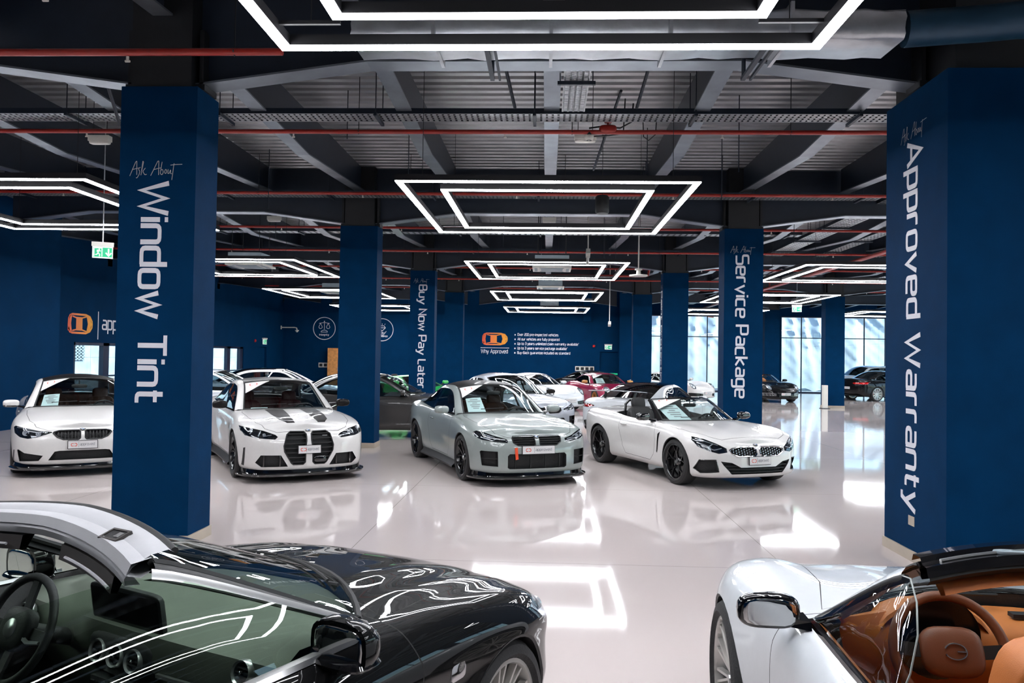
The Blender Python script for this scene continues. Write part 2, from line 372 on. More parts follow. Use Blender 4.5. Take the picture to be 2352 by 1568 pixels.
# right wall: band and piers over full height glazing
XRW = 24.4
mb = MB(); mb.box(XRW, XRW+.3, -9, YF+.3, FH, ZC+.6)
for y in (-9, -1, 7.1, 15.2, 23.3, 31.3, 39.4, 45.8): mb.box(XRW, XRW+.3, y, y+.7, 0, FH)
tag(mb.build('wall_right', M['navy_wall']), kind='structure')
def glazing(name, a, b, fixed, axis, z1=FH, nm=1.2, zh=3.2):
    # window: frame, mullions, one pane per field
    root = empty(name, (0, 0, 0)); tag(root, kind='structure')
    P = (lambda u, v, z0, z1_, t: (u, v, fixed-t, fixed+t, z0, z1_)) if axis == 'x' else (lambda u, v, z0, z1_, t: (fixed-t, fixed+t, u, v, z0, z1_))
    n = max(1, round((b-a)/nm)); st = (b-a)/n
    fr = MB(); fr.box(*P(a, b, 0, .06, .05)); fr.box(*P(a, b, z1-.06, z1, .05)); fr.box(*P(a, a+.06, 0, z1, .05)); fr.box(*P(b-.06, b, 0, z1, .05))
    fr.build('window_frame', M['frame_blue'], root)
    if zh: MB().box(*P(a, b, zh-.025, zh+.025, .045)).build('transom', M['frame_blue'], root)
    for i in range(1, n): MB().box(*P(a+i*st-.025, a+i*st+.025, 0, z1, .045)).build('mullion', M['frame_blue'], root)
    for i in range(n):
        for z0, zz in (((.05, zh), (zh, z1-.05)) if zh else ((.05, z1-.05),)):
            MB().box(*P(a+i*st+.02, a+(i+1)*st-.02, z0+.02, zz-.02, .006)).build('pane', M['glass_clear'], root)
    return root
glazing('window_1', 4.6, 13.05, YF+.15, 'x'); glazing('window_2', 13.68, 20.9, YF+.15, 'x'); glazing('window_3', 21.6, 24.4, YF+.15, 'x')
for k, (a, b_) in enumerate(((-8.3, -1), (-.3, 7.1), (7.8, 15.2), (15.9, 23.3), (24, 31.3), (32, 39.4), (40.1, 45.8))):
    glazing('window_%d' % (k+4), a, b_, XRW+.15, 'y', nm=1.85)
def glazed_door(name, y0, y1, h, splits):
    root = empty(name); tag(root, kind='structure'); x = XW-.12
    fr = MB(); fr.box(x-.05, x+.09, y0, y0+.12, 0, h); fr.box(x-.05, x+.09, y1-.3, y1, 0, h); fr.box(x-.05, x+.09, y0, y1, h-.09, h)
    for s in splits: fr.box(x-.05, x+.09, s-.16, s+.16, 0, h)
    fr.build('door_frame', M['frame_blue'], root)
    e = [y0+.12]+[q for s in splits for q in (s-.16, s+.16)]+[y1-.3]
    for i in range(0, len(e), 2):
        MB().box(x-.006, x+.006, e[i], e[i+1], .05, h-.09).build('pane', M['glass_clear'], root)
        MB().box(x-.02, x+.03, e[i], e[i+1], 1.05, 1.10).build('door_handle', M['frame_blue'], root)
glazed_door('door_1', 22.03, 25.2, 2.10, [23.75]); glazed_door('door_2', 30.9, 34.7, 2.12, [33.15])
r = tag(empty('door_3'), kind='structure'); MB().box(XW-.16, XW-.1, 36.6, 37.6, 0, 2.14).build('door_leaf', M['navy_wall'], r); MB().box(XW-.1, XW-.04, 36.7, 36.74, 1, 1.15).build('door_handle', M['galv'], r)
r = tag(empty('door_4'), kind='structure'); MB().box(2.72, 3.66, YB+.12, YB+.18, 0, 2.18).build('door_leaf', M['navy_wall'], r); MB().box(2.8, 2.84, YB+.06, YB+.12, 1, 1.15).build('door_handle', M['galv'], r)
# shallow duct shaft hanging on the back wall beside the lamps
tag(MB().box(1.85, 2.25, YB-.25, YB, 3.7, 5.6).build('wall_back_shaft', M['navy_wall']), kind='structure')
# skirting on back wall
tag(MB().box(XW, 2.7, YB-.02, YB, 0, .1).build('baseboard_back', M['beige_skirt']), kind='structure')
tag(MB().box(XW, XW+.02, 25.2, 30.9, 0, .1).build('baseboard_left', M['beige_skirt']), kind='structure')

# ------------------------------------------------------------------ outside: sheeted bank, building, trees, left yard
M['sheet'] = mat('white_plastic_sheeting', (.40, .41, .41), .45, noise=.10, nscale=1.2, bump=.8, bscale=1.8)
P = []; rr = random.Random(3)
for i in range(241):
    row = []
    for j in range(61):
        x = 1+i*.155; t = j/60; h = math.sin(x*1.7+3*t)*.22+abs(math.sin(x*2.3-4*t+math.sin(x*.7)*2))*.42+math.sin(x*.9+t*9)*.18+abs(math.sin(x*3.9+t*12))*.16
        row.append((x, 50.2+t*5.2+h*(.4+t), -.1+t*5.0+math.sin(x*.35)*.18*t+h*.3))
    P.append(row)
tag(MB().grid(P).build('sheeted_bank', M['sheet'], smooth=60), 'bank outside covered in crumpled white plastic sheeting', 'earth bank')
M['ground'] = mat('concrete_ground', (.45, .46, .46), .8, noise=.12, nscale=2)
tag(MB().box(-30, 60, 46.5, 95, -.35, -.05).box(24.7, 60, -20, 46.5, -.35, -.05).box(-30, -14, -20, 46.5, -.35, -.05).build('ground', M['ground']), kind='structure')
M['terracotta'] = mat('terracotta_render', (.45, .13, .07), .7, noise=.1); M['cream'] = mat('cream_render', (.7, .66, .6), .7, noise=.08); M['pane_dark'] = mat('dark_window', (.03, .05, .07), .15)
r = tag(empty('apartment_building', (0, 0, 0)), 'distant cream and terracotta building with rows of windows beyond the white bank', 'building')
MB().box(6, 20, 72, 80, -.05, 12).build('wall', M['terracotta'], r)
for k in range(14): MB().box(6.2+k, 6.65+k, 71.85, 72, -.05, 12).build('pilaster', M['cream'], r)
for k in range(3): MB().box(6, 20, 71.8, 72, 4.6+k*2.2, 4.95+k*2.2).build('floor_band', M['cream'], r)
M['leaf'] = mat('tree_leaves', (.10, .17, .07), .7, noise=.3, nscale=3); M['bark'] = mat('tree_bark', (.09, .06, .04), .8, noise=.2)
def tree(x, y, z, s, lab):
    r = tag(empty('tree', (x, y, 0)), lab, 'tree', 'trees beyond the white bank')
    MB().tube([(0, 0, 0), (.1, 0, z*.5), (0, .1, z)], [.2, .15, .08], 8).build('trunk', M['bark'], r)
    mb = MB(); q = random.Random(int(x*10))
    for k in range(420):
        a, b_ = q.uniform(0, 2*pi), math.acos(q.uniform(-1, 1)); d = s*q.uniform(.55, 1)
        c = Vector((d*math.sin(b_)*math.cos(a), d*math.sin(b_)*math.sin(a), z+d*.7*math.cos(b_)))
        u = Vector((q.uniform(-1, 1), q.uniform(-1, 1), q.uniform(-1, 1))).normalized(); v = u.orthogonal().normalized(); w_ = s*.16
        mb.add([c-u*w_, c+v*w_*.6, c+u*w_, c-v*w_*.6], [(0, 1, 2, 3)])
    tag(mb.build('foliage', M['leaf'], r), kind='stuff')
for x, y, z, s, l in ((23, 66, 5.6, 2.2, 'leafy tree rising above the bank behind the right-hand glazing'), (30.5, 67, 6.2, 2.6, 'taller leafy tree at the right end of the glazing'), (17.0, 68, 5.4, 1.6, 'small leafy tree beside the distant building')): tree(x, y, z, s, l)
M['concrete'] = mat('cast_concrete', (.42, .47, .50), .75, noise=.22, nscale=1.3)
r = tag(empty('yard_wall'), 'grey concrete yard wall with panel joints behind the left glazed doors', 'wall')
for k in range(12):
    for j in range(2): MB().box(-24.4, -24.2, 20+k*3.4, 23.37+k*3.4, -.05+j*1.55, 1.48+j*1.55).build('concrete_panel', M['concrete'], r)
r = tag(empty('vent_block_screen'), 'pierced concrete block screen seen through the first glazed door', 'screen')
for k in range(5):
    for j in range(5):
        f = MB(); y0, z0 = 38.2+k*.3, 1.35+j*.16
        f.box(-24.2, -24.1, y0, y0+.28, z0, z0+.03); f.box(-24.2, -24.1, y0, y0+.28, z0+.12, z0+.15); f.box(-24.2, -24.1, y0, y0+.05, z0, z0+.15); f.box(-24.2, -24.1, y0+.23, y0+.28, z0, z0+.15)
        f.build('block', M['concrete'], r)

# ------------------------------------------------------------------ roof: deck, girders, beams
M['deck'] = mat('galvanised_roof_deck', (.44, .44, .45), .36, metal=.75, noise=.18, nscale=1.5)
ZD = 5.65; mb = MB(); vs = []; fs = []; y = -9.0; prof = []
while y < 46.4:
    prof += [(y, ZD), (y+.11, ZD), (y+.135, ZD+.06), (y+.205, ZD+.06)]; y += .23
for yy, zz in prof: vs += [(-14, yy, zz), (24.6, yy, zz)]
fs = [(2*i, 2*i+1, 2*i+3, 2*i+2) for i in range(len(prof)-1)]
tag(mb.add(vs, fs).add([(-14, -9.2, ZD+.25), (24.6, -9.2, ZD+.25), (24.6, 46.6, ZD+.25), (-14, 46.6, ZD+.25)], [(0, 1, 2, 3)]).build('ceiling', M['deck']), kind='structure')
PX = 7.647; XC0 = .022
colx = [XC0+PX*(k+.5) for k in range(-3, 4)]   # column centre lines in x
rows_y = [Y1+CD/2+S8*k for k in range(-1, 5)]
def Ibeam(pts, fw, axis, ztop=ZD, tw=.02, ft=.02):
    # pts: (along, z of bottom flange) ; returns web, flange MB in axis direction
    mb = MB()
    for (a, za), (b_, zb_) in zip(pts[:-1], pts[1:]):
        def V(u, o, z): return (u, o, z) if axis == 'x' else (o, u, z)
        q = [V(a, -tw/2, za), V(b_, -tw/2, zb_), V(b_, -tw/2, ztop), V(a, -tw/2, ztop), V(a, tw/2, za), V(b_, tw/2, zb_), V(b_, tw/2, ztop), V(a, tw/2, ztop)]
        mb.cur = 1; mb.add(q, [(0,1,2,3),(4,7,6,5)]); mb.cur = 0  # upright web faces take the darker slot: their shade is painted in
        q = [V(a, -fw/2, za), V(b_, -fw/2, zb_), V(b_, fw/2, zb_), V(a, fw/2, za), V(a, -fw/2, za+ft), V(b_, -fw/2, zb_+ft), V(b_, fw/2, zb_+ft), V(a, fw/2, za+ft)]
        mb.add(q, [(0,3,2,1),(4,5,6,7),(0,1,5,4),(2,3,7,6)])
    return mb
M['web'] = M['steel_beam']
gi = 0
for ry in rows_y:
    for xa, xb in zip(colx[:-1], colx[1:]):
        if xb < -13 and False: continue
        pts = [(xa+.3, 4.50), (xa+2.0, 4.73), (xb-2.0, 4.73), (xb-.3, 4.50)]
        pts = [(max(-13.7, min(24.4, u)), z) for u, z in pts]
        if pts[0][0] == pts[-1][0]: continue
        o = Ibeam(pts, .26, 'x').build('roof_girder', [M['steel_beam'], M['steel_dark_and_shade']], loc=(0, ry, 0))
        tag(o, kind='structure')
for k in range(-7, 13):
    x = XC0+PX/4*k
    for ry in rows_y[:-1]:
        pts = [(ry+.15, 5.14), (ry+4.2, 4.93), (ry+7.95, 5.16)]
        o = Ibeam(pts, .20, 'y').build('roof_beam', [M['steel_beam'], M['steel_dark_and_shade']], loc=(x, 0, 0)); tag(o, kind='structure')
    pts = [(rows_y[-1]+.15, 5.14), (46.1, 4.95)]
    tag(Ibeam(pts, .20, 'y').build('roof_beam', [M['steel_beam'], M['steel_dark_and_shade']], loc=(x, 0, 0)), kind='structure')

# ------------------------------------------------------------------ columns with lettering
def column(x0, x1, y0, y1, label, group=None, cap=True):
    r = empty('column', ((x0+x1)/2, (y0+y1)/2, 0)); tag(r, label, 'column', group)
    w, d = (x1-x0)/2, (y1-y0)/2
    MB().box(-w, w, -d, d, .1, ZT).build('shaft', M['navy'], r)
    MB().box(-w-.015, w+.015, -d-.015, d+.015, 0, .1).build('skirting', M['beige_skirt'], r)
    if cap:
        mb = MB(); mb.box(-w+.08, w-.08, -d+.03, d-.03, ZT, ZD); mb.box(-w-.02, w+.02, -.14, .14, ZT-.0, ZT+.06)
        for s in (-1, 1): mb.box(s*(w-.02)-.02, s*(w-.02)+.02, -.13, .13, ZT+.05, ZT+.6)
        mb.build('capital', M['black'], r)
    return r
Yr = [Y1+S8*k for k in range(5)]
def put(o, par):
    o.parent = par; o.matrix_parent_inverse = Matrix.Translation(-Vector(par.location)); return o
def letter_front(col, s, xbase, ztop, cap, L, yface, ask):
    adv = L/text_width(s)
    size = cap; letters(s, (xbase, yface-.001, ztop), (0, 0, -1), (1, 0, 0), size, adv/size, M['white_letter'], col)
    put(poly_text(ASK, (ask[0], yface-.001, ask[1]), (1, 0, 0), (0, 0, 1), ask[2], .045).build('script_lettering', M['grey_letter']), col)
c1 = column(XL-CW, XL, Yr[0], Yr[0]+CD, 'navy column lettered Window Tint, nearest on the left')
letter_front(c1, 'Window Tint', -3.955, 3.50, .27, 2.13, Yr[0], (-4.06, 3.58, .135))
c2 = column(XL-CW, XL, Yr[1], Yr[1]+CD, 'plain navy column without lettering between the white striped saloon and the grey coupe')
c3 = column(XL-CW, XL, Yr[2], Yr[2]+CD, 'navy column lettered Buy Now Pay Later')
letter_front(c3, 'Buy Now Pay Later', -3.90, 4.0, .23, 3.13, Yr[2], (-4.06, 4.08, .125))
c4 = column(XL-CW, XL, Yr[3], Yr[3]+CD, 'plain navy column just behind the Buy Now Pay Later column')
r1 = column(XR, XR+1.5, 6.9225, 8.1484, 'wide navy column lettered Approved Warranty at the right edge')
s_ = 'Approved Warranty'; L_ = 3.50
letters(s_, (XR-.001, 7.68, 3.97), (0, 0, -1), (0, -1, 0), .28, L_/text_width(s_)/.28, M['white_letter'], r1)
put(poly_text(ASK, (XR-.001, 7.80, 4.02), (0, -1, 0), (0, 0, 1), .135, .045).build('script_lettering', M['grey_letter']), r1)
put(MB().box(XR-.004, XR, 7.50, 7.62, .33, .42).build('corner_mark', M['beige_skirt']), r1)
r2 = column(XR, XR+CW, Yr[1], Yr[1]+CD, 'navy column lettered Service Package behind the white roadster')
letter_front(r2, 'Service Package', 3.70, 3.92, .235, 2.78, Yr[1], (3.60, 3.98, .125))
r3 = column(XR, XR+CW, Yr[2], Yr[2]+CD, 'navy column lettered Paint Protection on its narrow left side')
s_ = 'Paint Protection'
letters(s_, (XR-.001, Yr[2]+.36, 3.9), (0, 0, -1), (0, -1, 0), .22, 2.9/text_width(s_)/.22, M['grey_letter'], r3)
put(poly_text(ASK, (XR-.001, Yr[2]+.45, 4.0), (0, -1, 0), (0, 0, 1), .11, .045).build('script_lettering', M['grey_letter']), r3)
column(XR, XR+CW, Yr[3], Yr[3]+CD, 'plain navy column just left of the Paint Protection column')
column(XR+PX, XR+PX+CW, Yr[3], Yr[3]+CD, 'bright blue daylit column standing between the two black cars')
column(XR+PX, XR+PX+CW, Yr[4]+.6, Yr[4]+.6+CD, 'blue daylit column behind the black convertible')
column(XR+2*PX, XR+2*PX+CW, Yr[3], Yr[3]+CD, 'navy column hidden beyond the right column in the daylit hall')
column(XR+PX, XR+PX+CW, Yr[1], Yr[1]+CD, 'navy column standing right behind the wide right column')
column(XR+PX, XR+PX+CW, Yr[2], Yr[2]+CD, 'navy column in the right hall, third row')

# ------------------------------------------------------------------ wall lettering
bw = empty('wall_sign', (0, YB, 0)); tag(bw, 'white wall lettering Why Approved with orange car logo and five bullet lines', 'sign')
M['logo_b'] = logo_mat('orange_gradient_back', 0, -3.4, -1.9)
o = car_logo((-3.28, -.002, 2.47), (1, 0, 0), (0, 0, 1), .62, M['logo_b'], 'car_logo', bw)
mb = MB(); mb.box(-3.40, -1.93, -.004, 0, 2.29, 2.315); mb.build('rule', M['white_letter'], bw)
letters('Why Approved', (-3.37, YB-.002, 2.03), (1, 0, 0), (0, 0, 1), .19, 1.37/text_width('Why Approved')/.19, M['white_letter'], bw)
for k, (t, wd) in enumerate((('Over 200 pre-inspected vehicles', 2.08), ('All our vehicles are fully prepared', 2.14), ('Up to 3 years unlimited claim warranty available*', 3.14), ('Up to 3 years service package available*', 2.56), ('Buy-Back guarantee included as standard', 2.70))):
    z = 2.94-k*.232
    text_mb(t, (-1.50, -.002, z), (1, 0, 0), (0, 0, 1), .125, sw=.17, stretch=wd/text_width(t)/.125).build('small_print', M['white_letter'], bw)['kind'] = 'stuff'
    MB().box(-1.66, -1.60, -.006, 0, z+.01, z+.08).build('bullet', M['white_letter'], bw)
def badge(x, z, word, art, lab):
    r = empty('wall_badge', (x, YB, z)); tag(r, lab, 'sign')
    poly_text([arc(0, 0, .575, n=48)], (0, -.002, 0), (1, 0, 0), (0, 0, 1), 1, .032, th=.004).build('ring', M['white_letter'], r)
    poly_text(art, (0, -.002, 0), (1, 0, 0), (0, 0, 1), 1, .024, th=.004).build('icon', M['white_letter'], r)
    w_ = .5 if word == 'Integrity' else .56
    text_mb(word, (-w_/2, -.002, -.37), (1, 0, 0), (0, 0, 1), .09, sw=.16, stretch=w_/text_width(word)/.09).build('small_print', M['white_letter'], r)['kind'] = 'stuff'
scales = [[(0, .28), (0, -.05)], [(-.28, .26), (-.05, .3), (.05, .3), (.28, .26)], arc(-.2, .08, .09, 180, 360, 10)+[(-.2, .27), (-.29, .08)], arc(.2, .08, .09, 180, 360, 10)+[(.2, .27), (.11, .08)],
          arc(0, -.19, .17, 0, 180, 12, ry=.1)+[(.17, -.19)], arc(0, .36, .02, 0, 360, 8)]
badge(-11.55, 3.18, 'Integrity', scales, 'round white wall badge lettered Integrity with scales icon')
gem = [[(-.1, .2), (.1, .2), (.17, .1), (0, -.06), (-.17, .1), (-.1, .2)], [(-.17, .1), (.17, .1)], [(-.2, -.16), (-.06, -.1), (.06, -.14), (-.04, -.18), (.06, -.2), (.22, -.08), (.08, -.26), (-.2, -.26)], [(0, .26), (0, .32)], [(.12, .26), (.16, .31)], [(-.12, .26), (-.16, .31)]]
badge(-8.52, 3.15, 'Confidence', gem, 'round white wall badge with a gem above a hand, half behind the plain column')
lw = empty('wall_sign', (XW, 0, 0)); tag(lw, 'orange car logo and white approved lettering on the left wall above glazed door', 'sign')
M['logo_l'] = logo_mat('orange_gradient_left', 1, 21.6, 23.0)
car_logo((.002, 21.74, 2.37), (0, 1, 0), (0, 0, 1), .58, M['logo_l'], 'car_logo', lw)
MB().box(0, .006, 23.20, 23.235, 2.2, 3.05).build('rule', M['white_letter'], lw)
letters('approved', (XW+.002, 23.45, 2.50), (0, 1, 0), (0, 0, 1), .42, 1.15, M['white_letter'], lw, sw=.12)

# ------------------------------------------------------------------ lamps: two concentric square light frames
HW, DP, ZL, INS, BW = 1.876, 4.009, 4.006, .499, .085
def frame_mb(x0, x1, y0, y1, w, z0, z1, mb=None):
    mb = mb or MB()
    for a in ((x0, x1, y0, y0+w), (x0, x1, y1-w, y1), (x0, x0+w, y0+w, y1-w), (x1-w, x1, y0+w, y1-w)): mb.box(*a, z0, z1)
    return mb
def lamp(cx, y0):
    r = empty('pendant_lamp', (cx, y0+DP/2, ZL))
    for nm, e in (('outer', 0), ('inner', INS)):
        a, b_, c, d = -HW+e, HW-e, -DP/2+e, DP/2-e
        frame_mb(a, b_, c, d, BW, .012, .085).build('housing', M['lamp_body'], r)
        for q in ((a, b_, c, c+BW), (a, b_, d-BW, d), (a, a+BW, c+BW, d-BW), (b_-BW, b_, c+BW, d-BW)):
            x0, x1, y0_, y1_ = q; e_ = .006
            MB().box(x0+e_, x1-e_, y0_+e_, y1_-e_, 0, .02).build('light_bar', M['lamp'], r)
    wr = MB()
    for sx in (-1, 1):
        for sy in (-1, 1):
            wr = MB().tube([(sx*(HW-.3), sy*(DP/2-.3), .085), (sx*(HW-.3), sy*(DP/2-.3), ZD-ZL)], .004, 5)
            wr.box(min(sx*(HW-.04), sx*(HW-INS)), max(sx*(HW-.04), sx*(HW-INS)), sy*(DP/2-.3)-.012, sy*(DP/2-.3)+.012, .06, .085)
            wr.build('hanger', M['lamp_body'], r)
    return r
lamp0 = None
yl = [9.481+S8*(n-2) for n in range(1, 6)]
names = {(0, 1): 'twin square light frame overhead, cut by the top edge of the picture', (0, 2): 'large twin square light frame hanging above the grey coupe',
 (0, 3): 'twin square light frame hanging third in the middle aisle', (0, 4): 'twin square light frame hanging fourth in the middle aisle', (0, 5): 'farthest twin square light frame in front of the Why Approved wall',
 (-1, 2): 'twin square light frame at upper left, partly behind the Window Tint column', (-1, 3): 'twin square light frame just right of the Window Tint column', (-1, 4): 'twin square light frame passing behind the plain column on the left',
 (-1, 1): 'twin square light frame overhead left of the picture', (1, 1): 'twin square light frame overhead right of the picture', (1, 2): 'twin square light frame hidden behind the wide right column',
 (1, 3): 'twin square light frame right of the Service Package column', (1, 4): 'twin square light frame behind the Service Package column, above the exit sign', (1, 5): 'far twin square light frame right of the Paint Protection column',
 (2, 4): 'twin square light frame deep in the right hall', (2, 5): 'far twin square light frame before the right glazing', (2, 3): 'twin square light frame in the right hall beyond the wide column', (-1, 5): 'farthest left twin square light frame before the back wall'}
for (i, n), lab in names.items():
    cx, y0 = -.028+PX*i, yl[n-1]
    if lamp0 is None: o = lamp0 = lamp(cx, y0)
    else: o = copy_tree(lamp0)
    o.location = (cx, y0+DP/2, ZL); tag(o, lab, 'ceiling lamp', 'twin square light frames')
# ================================================================== car builder
def paint(name, col, metal=0, rough=.32):
    m = mat(name, col, rough, metal=metal, coat=1, noise=.015, nscale=30); return m
def dark_paint(name, col, rough=.5):
    m = paint(name, col, rough=rough); b = m.node_tree.nodes['Principled BSDF']; b.inputs['Specular IOR Level'].default_value = .05; b.inputs['Coat IOR'].default_value = 1.34; return m
M['p_white'] = paint('white_car_paint', (.74, .72, .70)); M['p_white2'] = paint('cool_white_car_paint', (.70, .73, .76))
M['p_grey'] = paint('light_grey_car_paint', (.25, .285, .275)); M['p_black'] = dark_paint('black_car_paint', (.003, .0032, .004))
M['p_magenta'] = paint('ruby_star_paint', (.30, .002, .045)); M['p_green'] = paint('green_car_paint', (.01, .42, .06)); M['p_bronze'] = paint('dark_frozen_grey_paint', (.045, .043, .042), metal=.5, rough=.45)
M['p_silver'] = paint('pale_silver_paint', (.58, .62, .68), metal=.15)
M['rubber'] = mat('tyre_rubber', (.016, .016, .017), .72, noise=.1, nscale=30, bump=.3, bscale=90)
M['gloss_black'] = mat('gloss_black_trim', (.004, .004, .005), .08, noise=.02, coat=1)
M['matt_black'] = mat('matt_black_trim', (.010, .010, .011), .55, noise=.08)
M['mesh_black'] = mat('black_mesh', (.007, .007, .008), .6, noise=.1, nscale=40, bump=.6, bscale=120)
M['gap'] = mat('shut_line', (.004, .004, .004), .8, noise=.02)
M['chrome'] = mat('chrome', (.72, .72, .74), .08, metal=1, noise=.02)
M['satin'] = mat('satin_aluminium', (.62, .62, .62), .28, metal=.9, noise=.03)
M['carbon'] = mat('carbon_fibre', (.010, .009, .009), .45, coat=.15, spec=.08, noise=.25, nscale=60)
M['rim_black'] = mat('black_alloy', (.006, .006, .007), .22, coat=.6, noise=.02); M['rim_silver'] = mat('silver_alloy', (.62, .60, .57), .3, metal=.6, noise=.03)
M['rim_bronze'] = mat('bronze_alloy', (.50, .25, .09), .3, metal=.7, noise=.03); M['rim_grey'] = mat('dark_grey_alloy', (.05, .05, .055), .3, metal=.5, noise=.03)
M['disc'] = mat('brake_disc_steel', (.25, .25, .25), .35, metal=.9, noise=.1)
M['int_black'] = mat('black_interior', (.012, .012, .013), .6, noise=.15, nscale=20, bump=.15, bscale=80); M['int_red'] = mat('dark_red_leather', (.07, .008, .008), .5, noise=.12, nscale=15)
M['int_brown'] = mat('brown_leather', (.10, .035, .015), .5, noise=.12, nscale=15); M['int_tan'] = mat('tan_leather', (.50, .155, .035), .48, noise=.07, nscale=9, bump=.12, bscale=420)
M['int_green'] = mat('dark_green_grey_dash', (.040, .046, .040), .6, noise=.1, bump=.5, bscale=300)
M['g_wind'] = glassmat('windscreen_glass', (.80, .87, .85)); M['g_side'] = glassmat('side_glass', (.34, .42, .46)); M['g_dark'] = glassmat('privacy_glass', (.05, .055, .06))
M['g_lens'] = glassmat('clear_lens', (.85, .87, .9)); M['lens_dark'] = mat('smoked_lamp', (.012, .014, .018), .05, coat=1, noise=.05)
M['drl'] = mat('lamp_reflector', (.75, .78, .82), .12, metal=.6, noise=.03); M['tail'] = mat('red_tail_lens', (.45, .006, .006), .1, coat=1, noise=.05)
M['plate'] = mat('plate_white', (.74, .72, .72), .4, noise=.02); M['print_grey'] = mat('grey_print', (.25, .25, .27), .5, noise=.02); M['print_red'] = mat('red_print', (.72, .07, .04), .5, noise=.03)
M['paper'] = mat('paper_sheet', (.62, .74, .76), .6, noise=.03); M['orange_strap'] = mat('orange_strap', (.75, .07, .015), .6, noise=.04); M['badge_blue'] = mat('badge_blue', (.02, .12, .35), .25, noise=.02)
M['mirror'] = mat('mirror_glass', (.8, .8, .8), .01, metal=1, noise=.005)

def pchip(pts):
    pts = sorted(pts); x = np.array([p[0] for p in pts], float); y = np.array([p[1] for p in pts], float)
    h = np.diff(x); d = np.diff(y)/h; m = np.zeros(len(x))
    for i in range(1, len(x)-1):
        if d[i-1]*d[i] > 0:
            w1, w2 = 2*h[i]+h[i-1], h[i]+2*h[i-1]; m[i] = (w1+w2)/(w1/d[i-1]+w2/d[i])
    m[0], m[-1] = d[0], d[-1]
    def f(q):
        q = np.clip(np.asarray(q, float), x[0], x[-1]); i = np.clip(np.searchsorted(x, q)-1, 0, len(h)-1)
        t = (q-x[i])/h[i]
        return (2*t**3-3*t**2+1)*y[i]+(t**3-2*t**2+t)*h[i]*m[i]+(-2*t**3+3*t**2)*y[i+1]+(t**3-t**2)*h[i]*m[i+1]
    return f
def spl(pts, m=8):
    # centripetal-ish catmull through 3d points, m samples per segment; returns array and node indices
    P = [np.array(p, float) for p in pts]; n = len(P); out = []
    for i in range(n-1):
        p1, p2 = P[i], P[i+1]; p0 = P[i-1] if i else 2*p1-p2; p3 = P[i+2] if i < n-2 else 2*p2-p1
        a, b, c = (np.linalg.norm(v)**.5+1e-6 for v in (p1-p0, p2-p1, p3-p2))
        m1 = (p1-p0)/a-(p2-p0)/(a+b)+(p2-p1)/b; m2 = (p2-p1)/b-(p3-p1)/(b+c)+(p3-p2)/c
        m1, m2 = m1*b, m2*b
        for k in range(m):
            t = k/m; out.append((2*t**3-3*t**2+1)*p1+(t**3-2*t**2+t)*m1+(-2*t**3+3*t**2)*p2+(t**3-t**2)*m2)
    out.append(P[-1]); return np.array(out)
def arclen(P, n, bias=None):
    d = np.r_[0, np.cumsum(np.linalg.norm(np.diff(P, axis=0), axis=1))]; q = np.linspace(0, d[-1], n)
    return np.stack([np.interp(q, d, P[:, k]) for k in range(P.shape[1])], 1)
def sstep(a, b, x): t = np.clip((x-a)/(b-a), 0, 1); return t*t*(3-2*t)

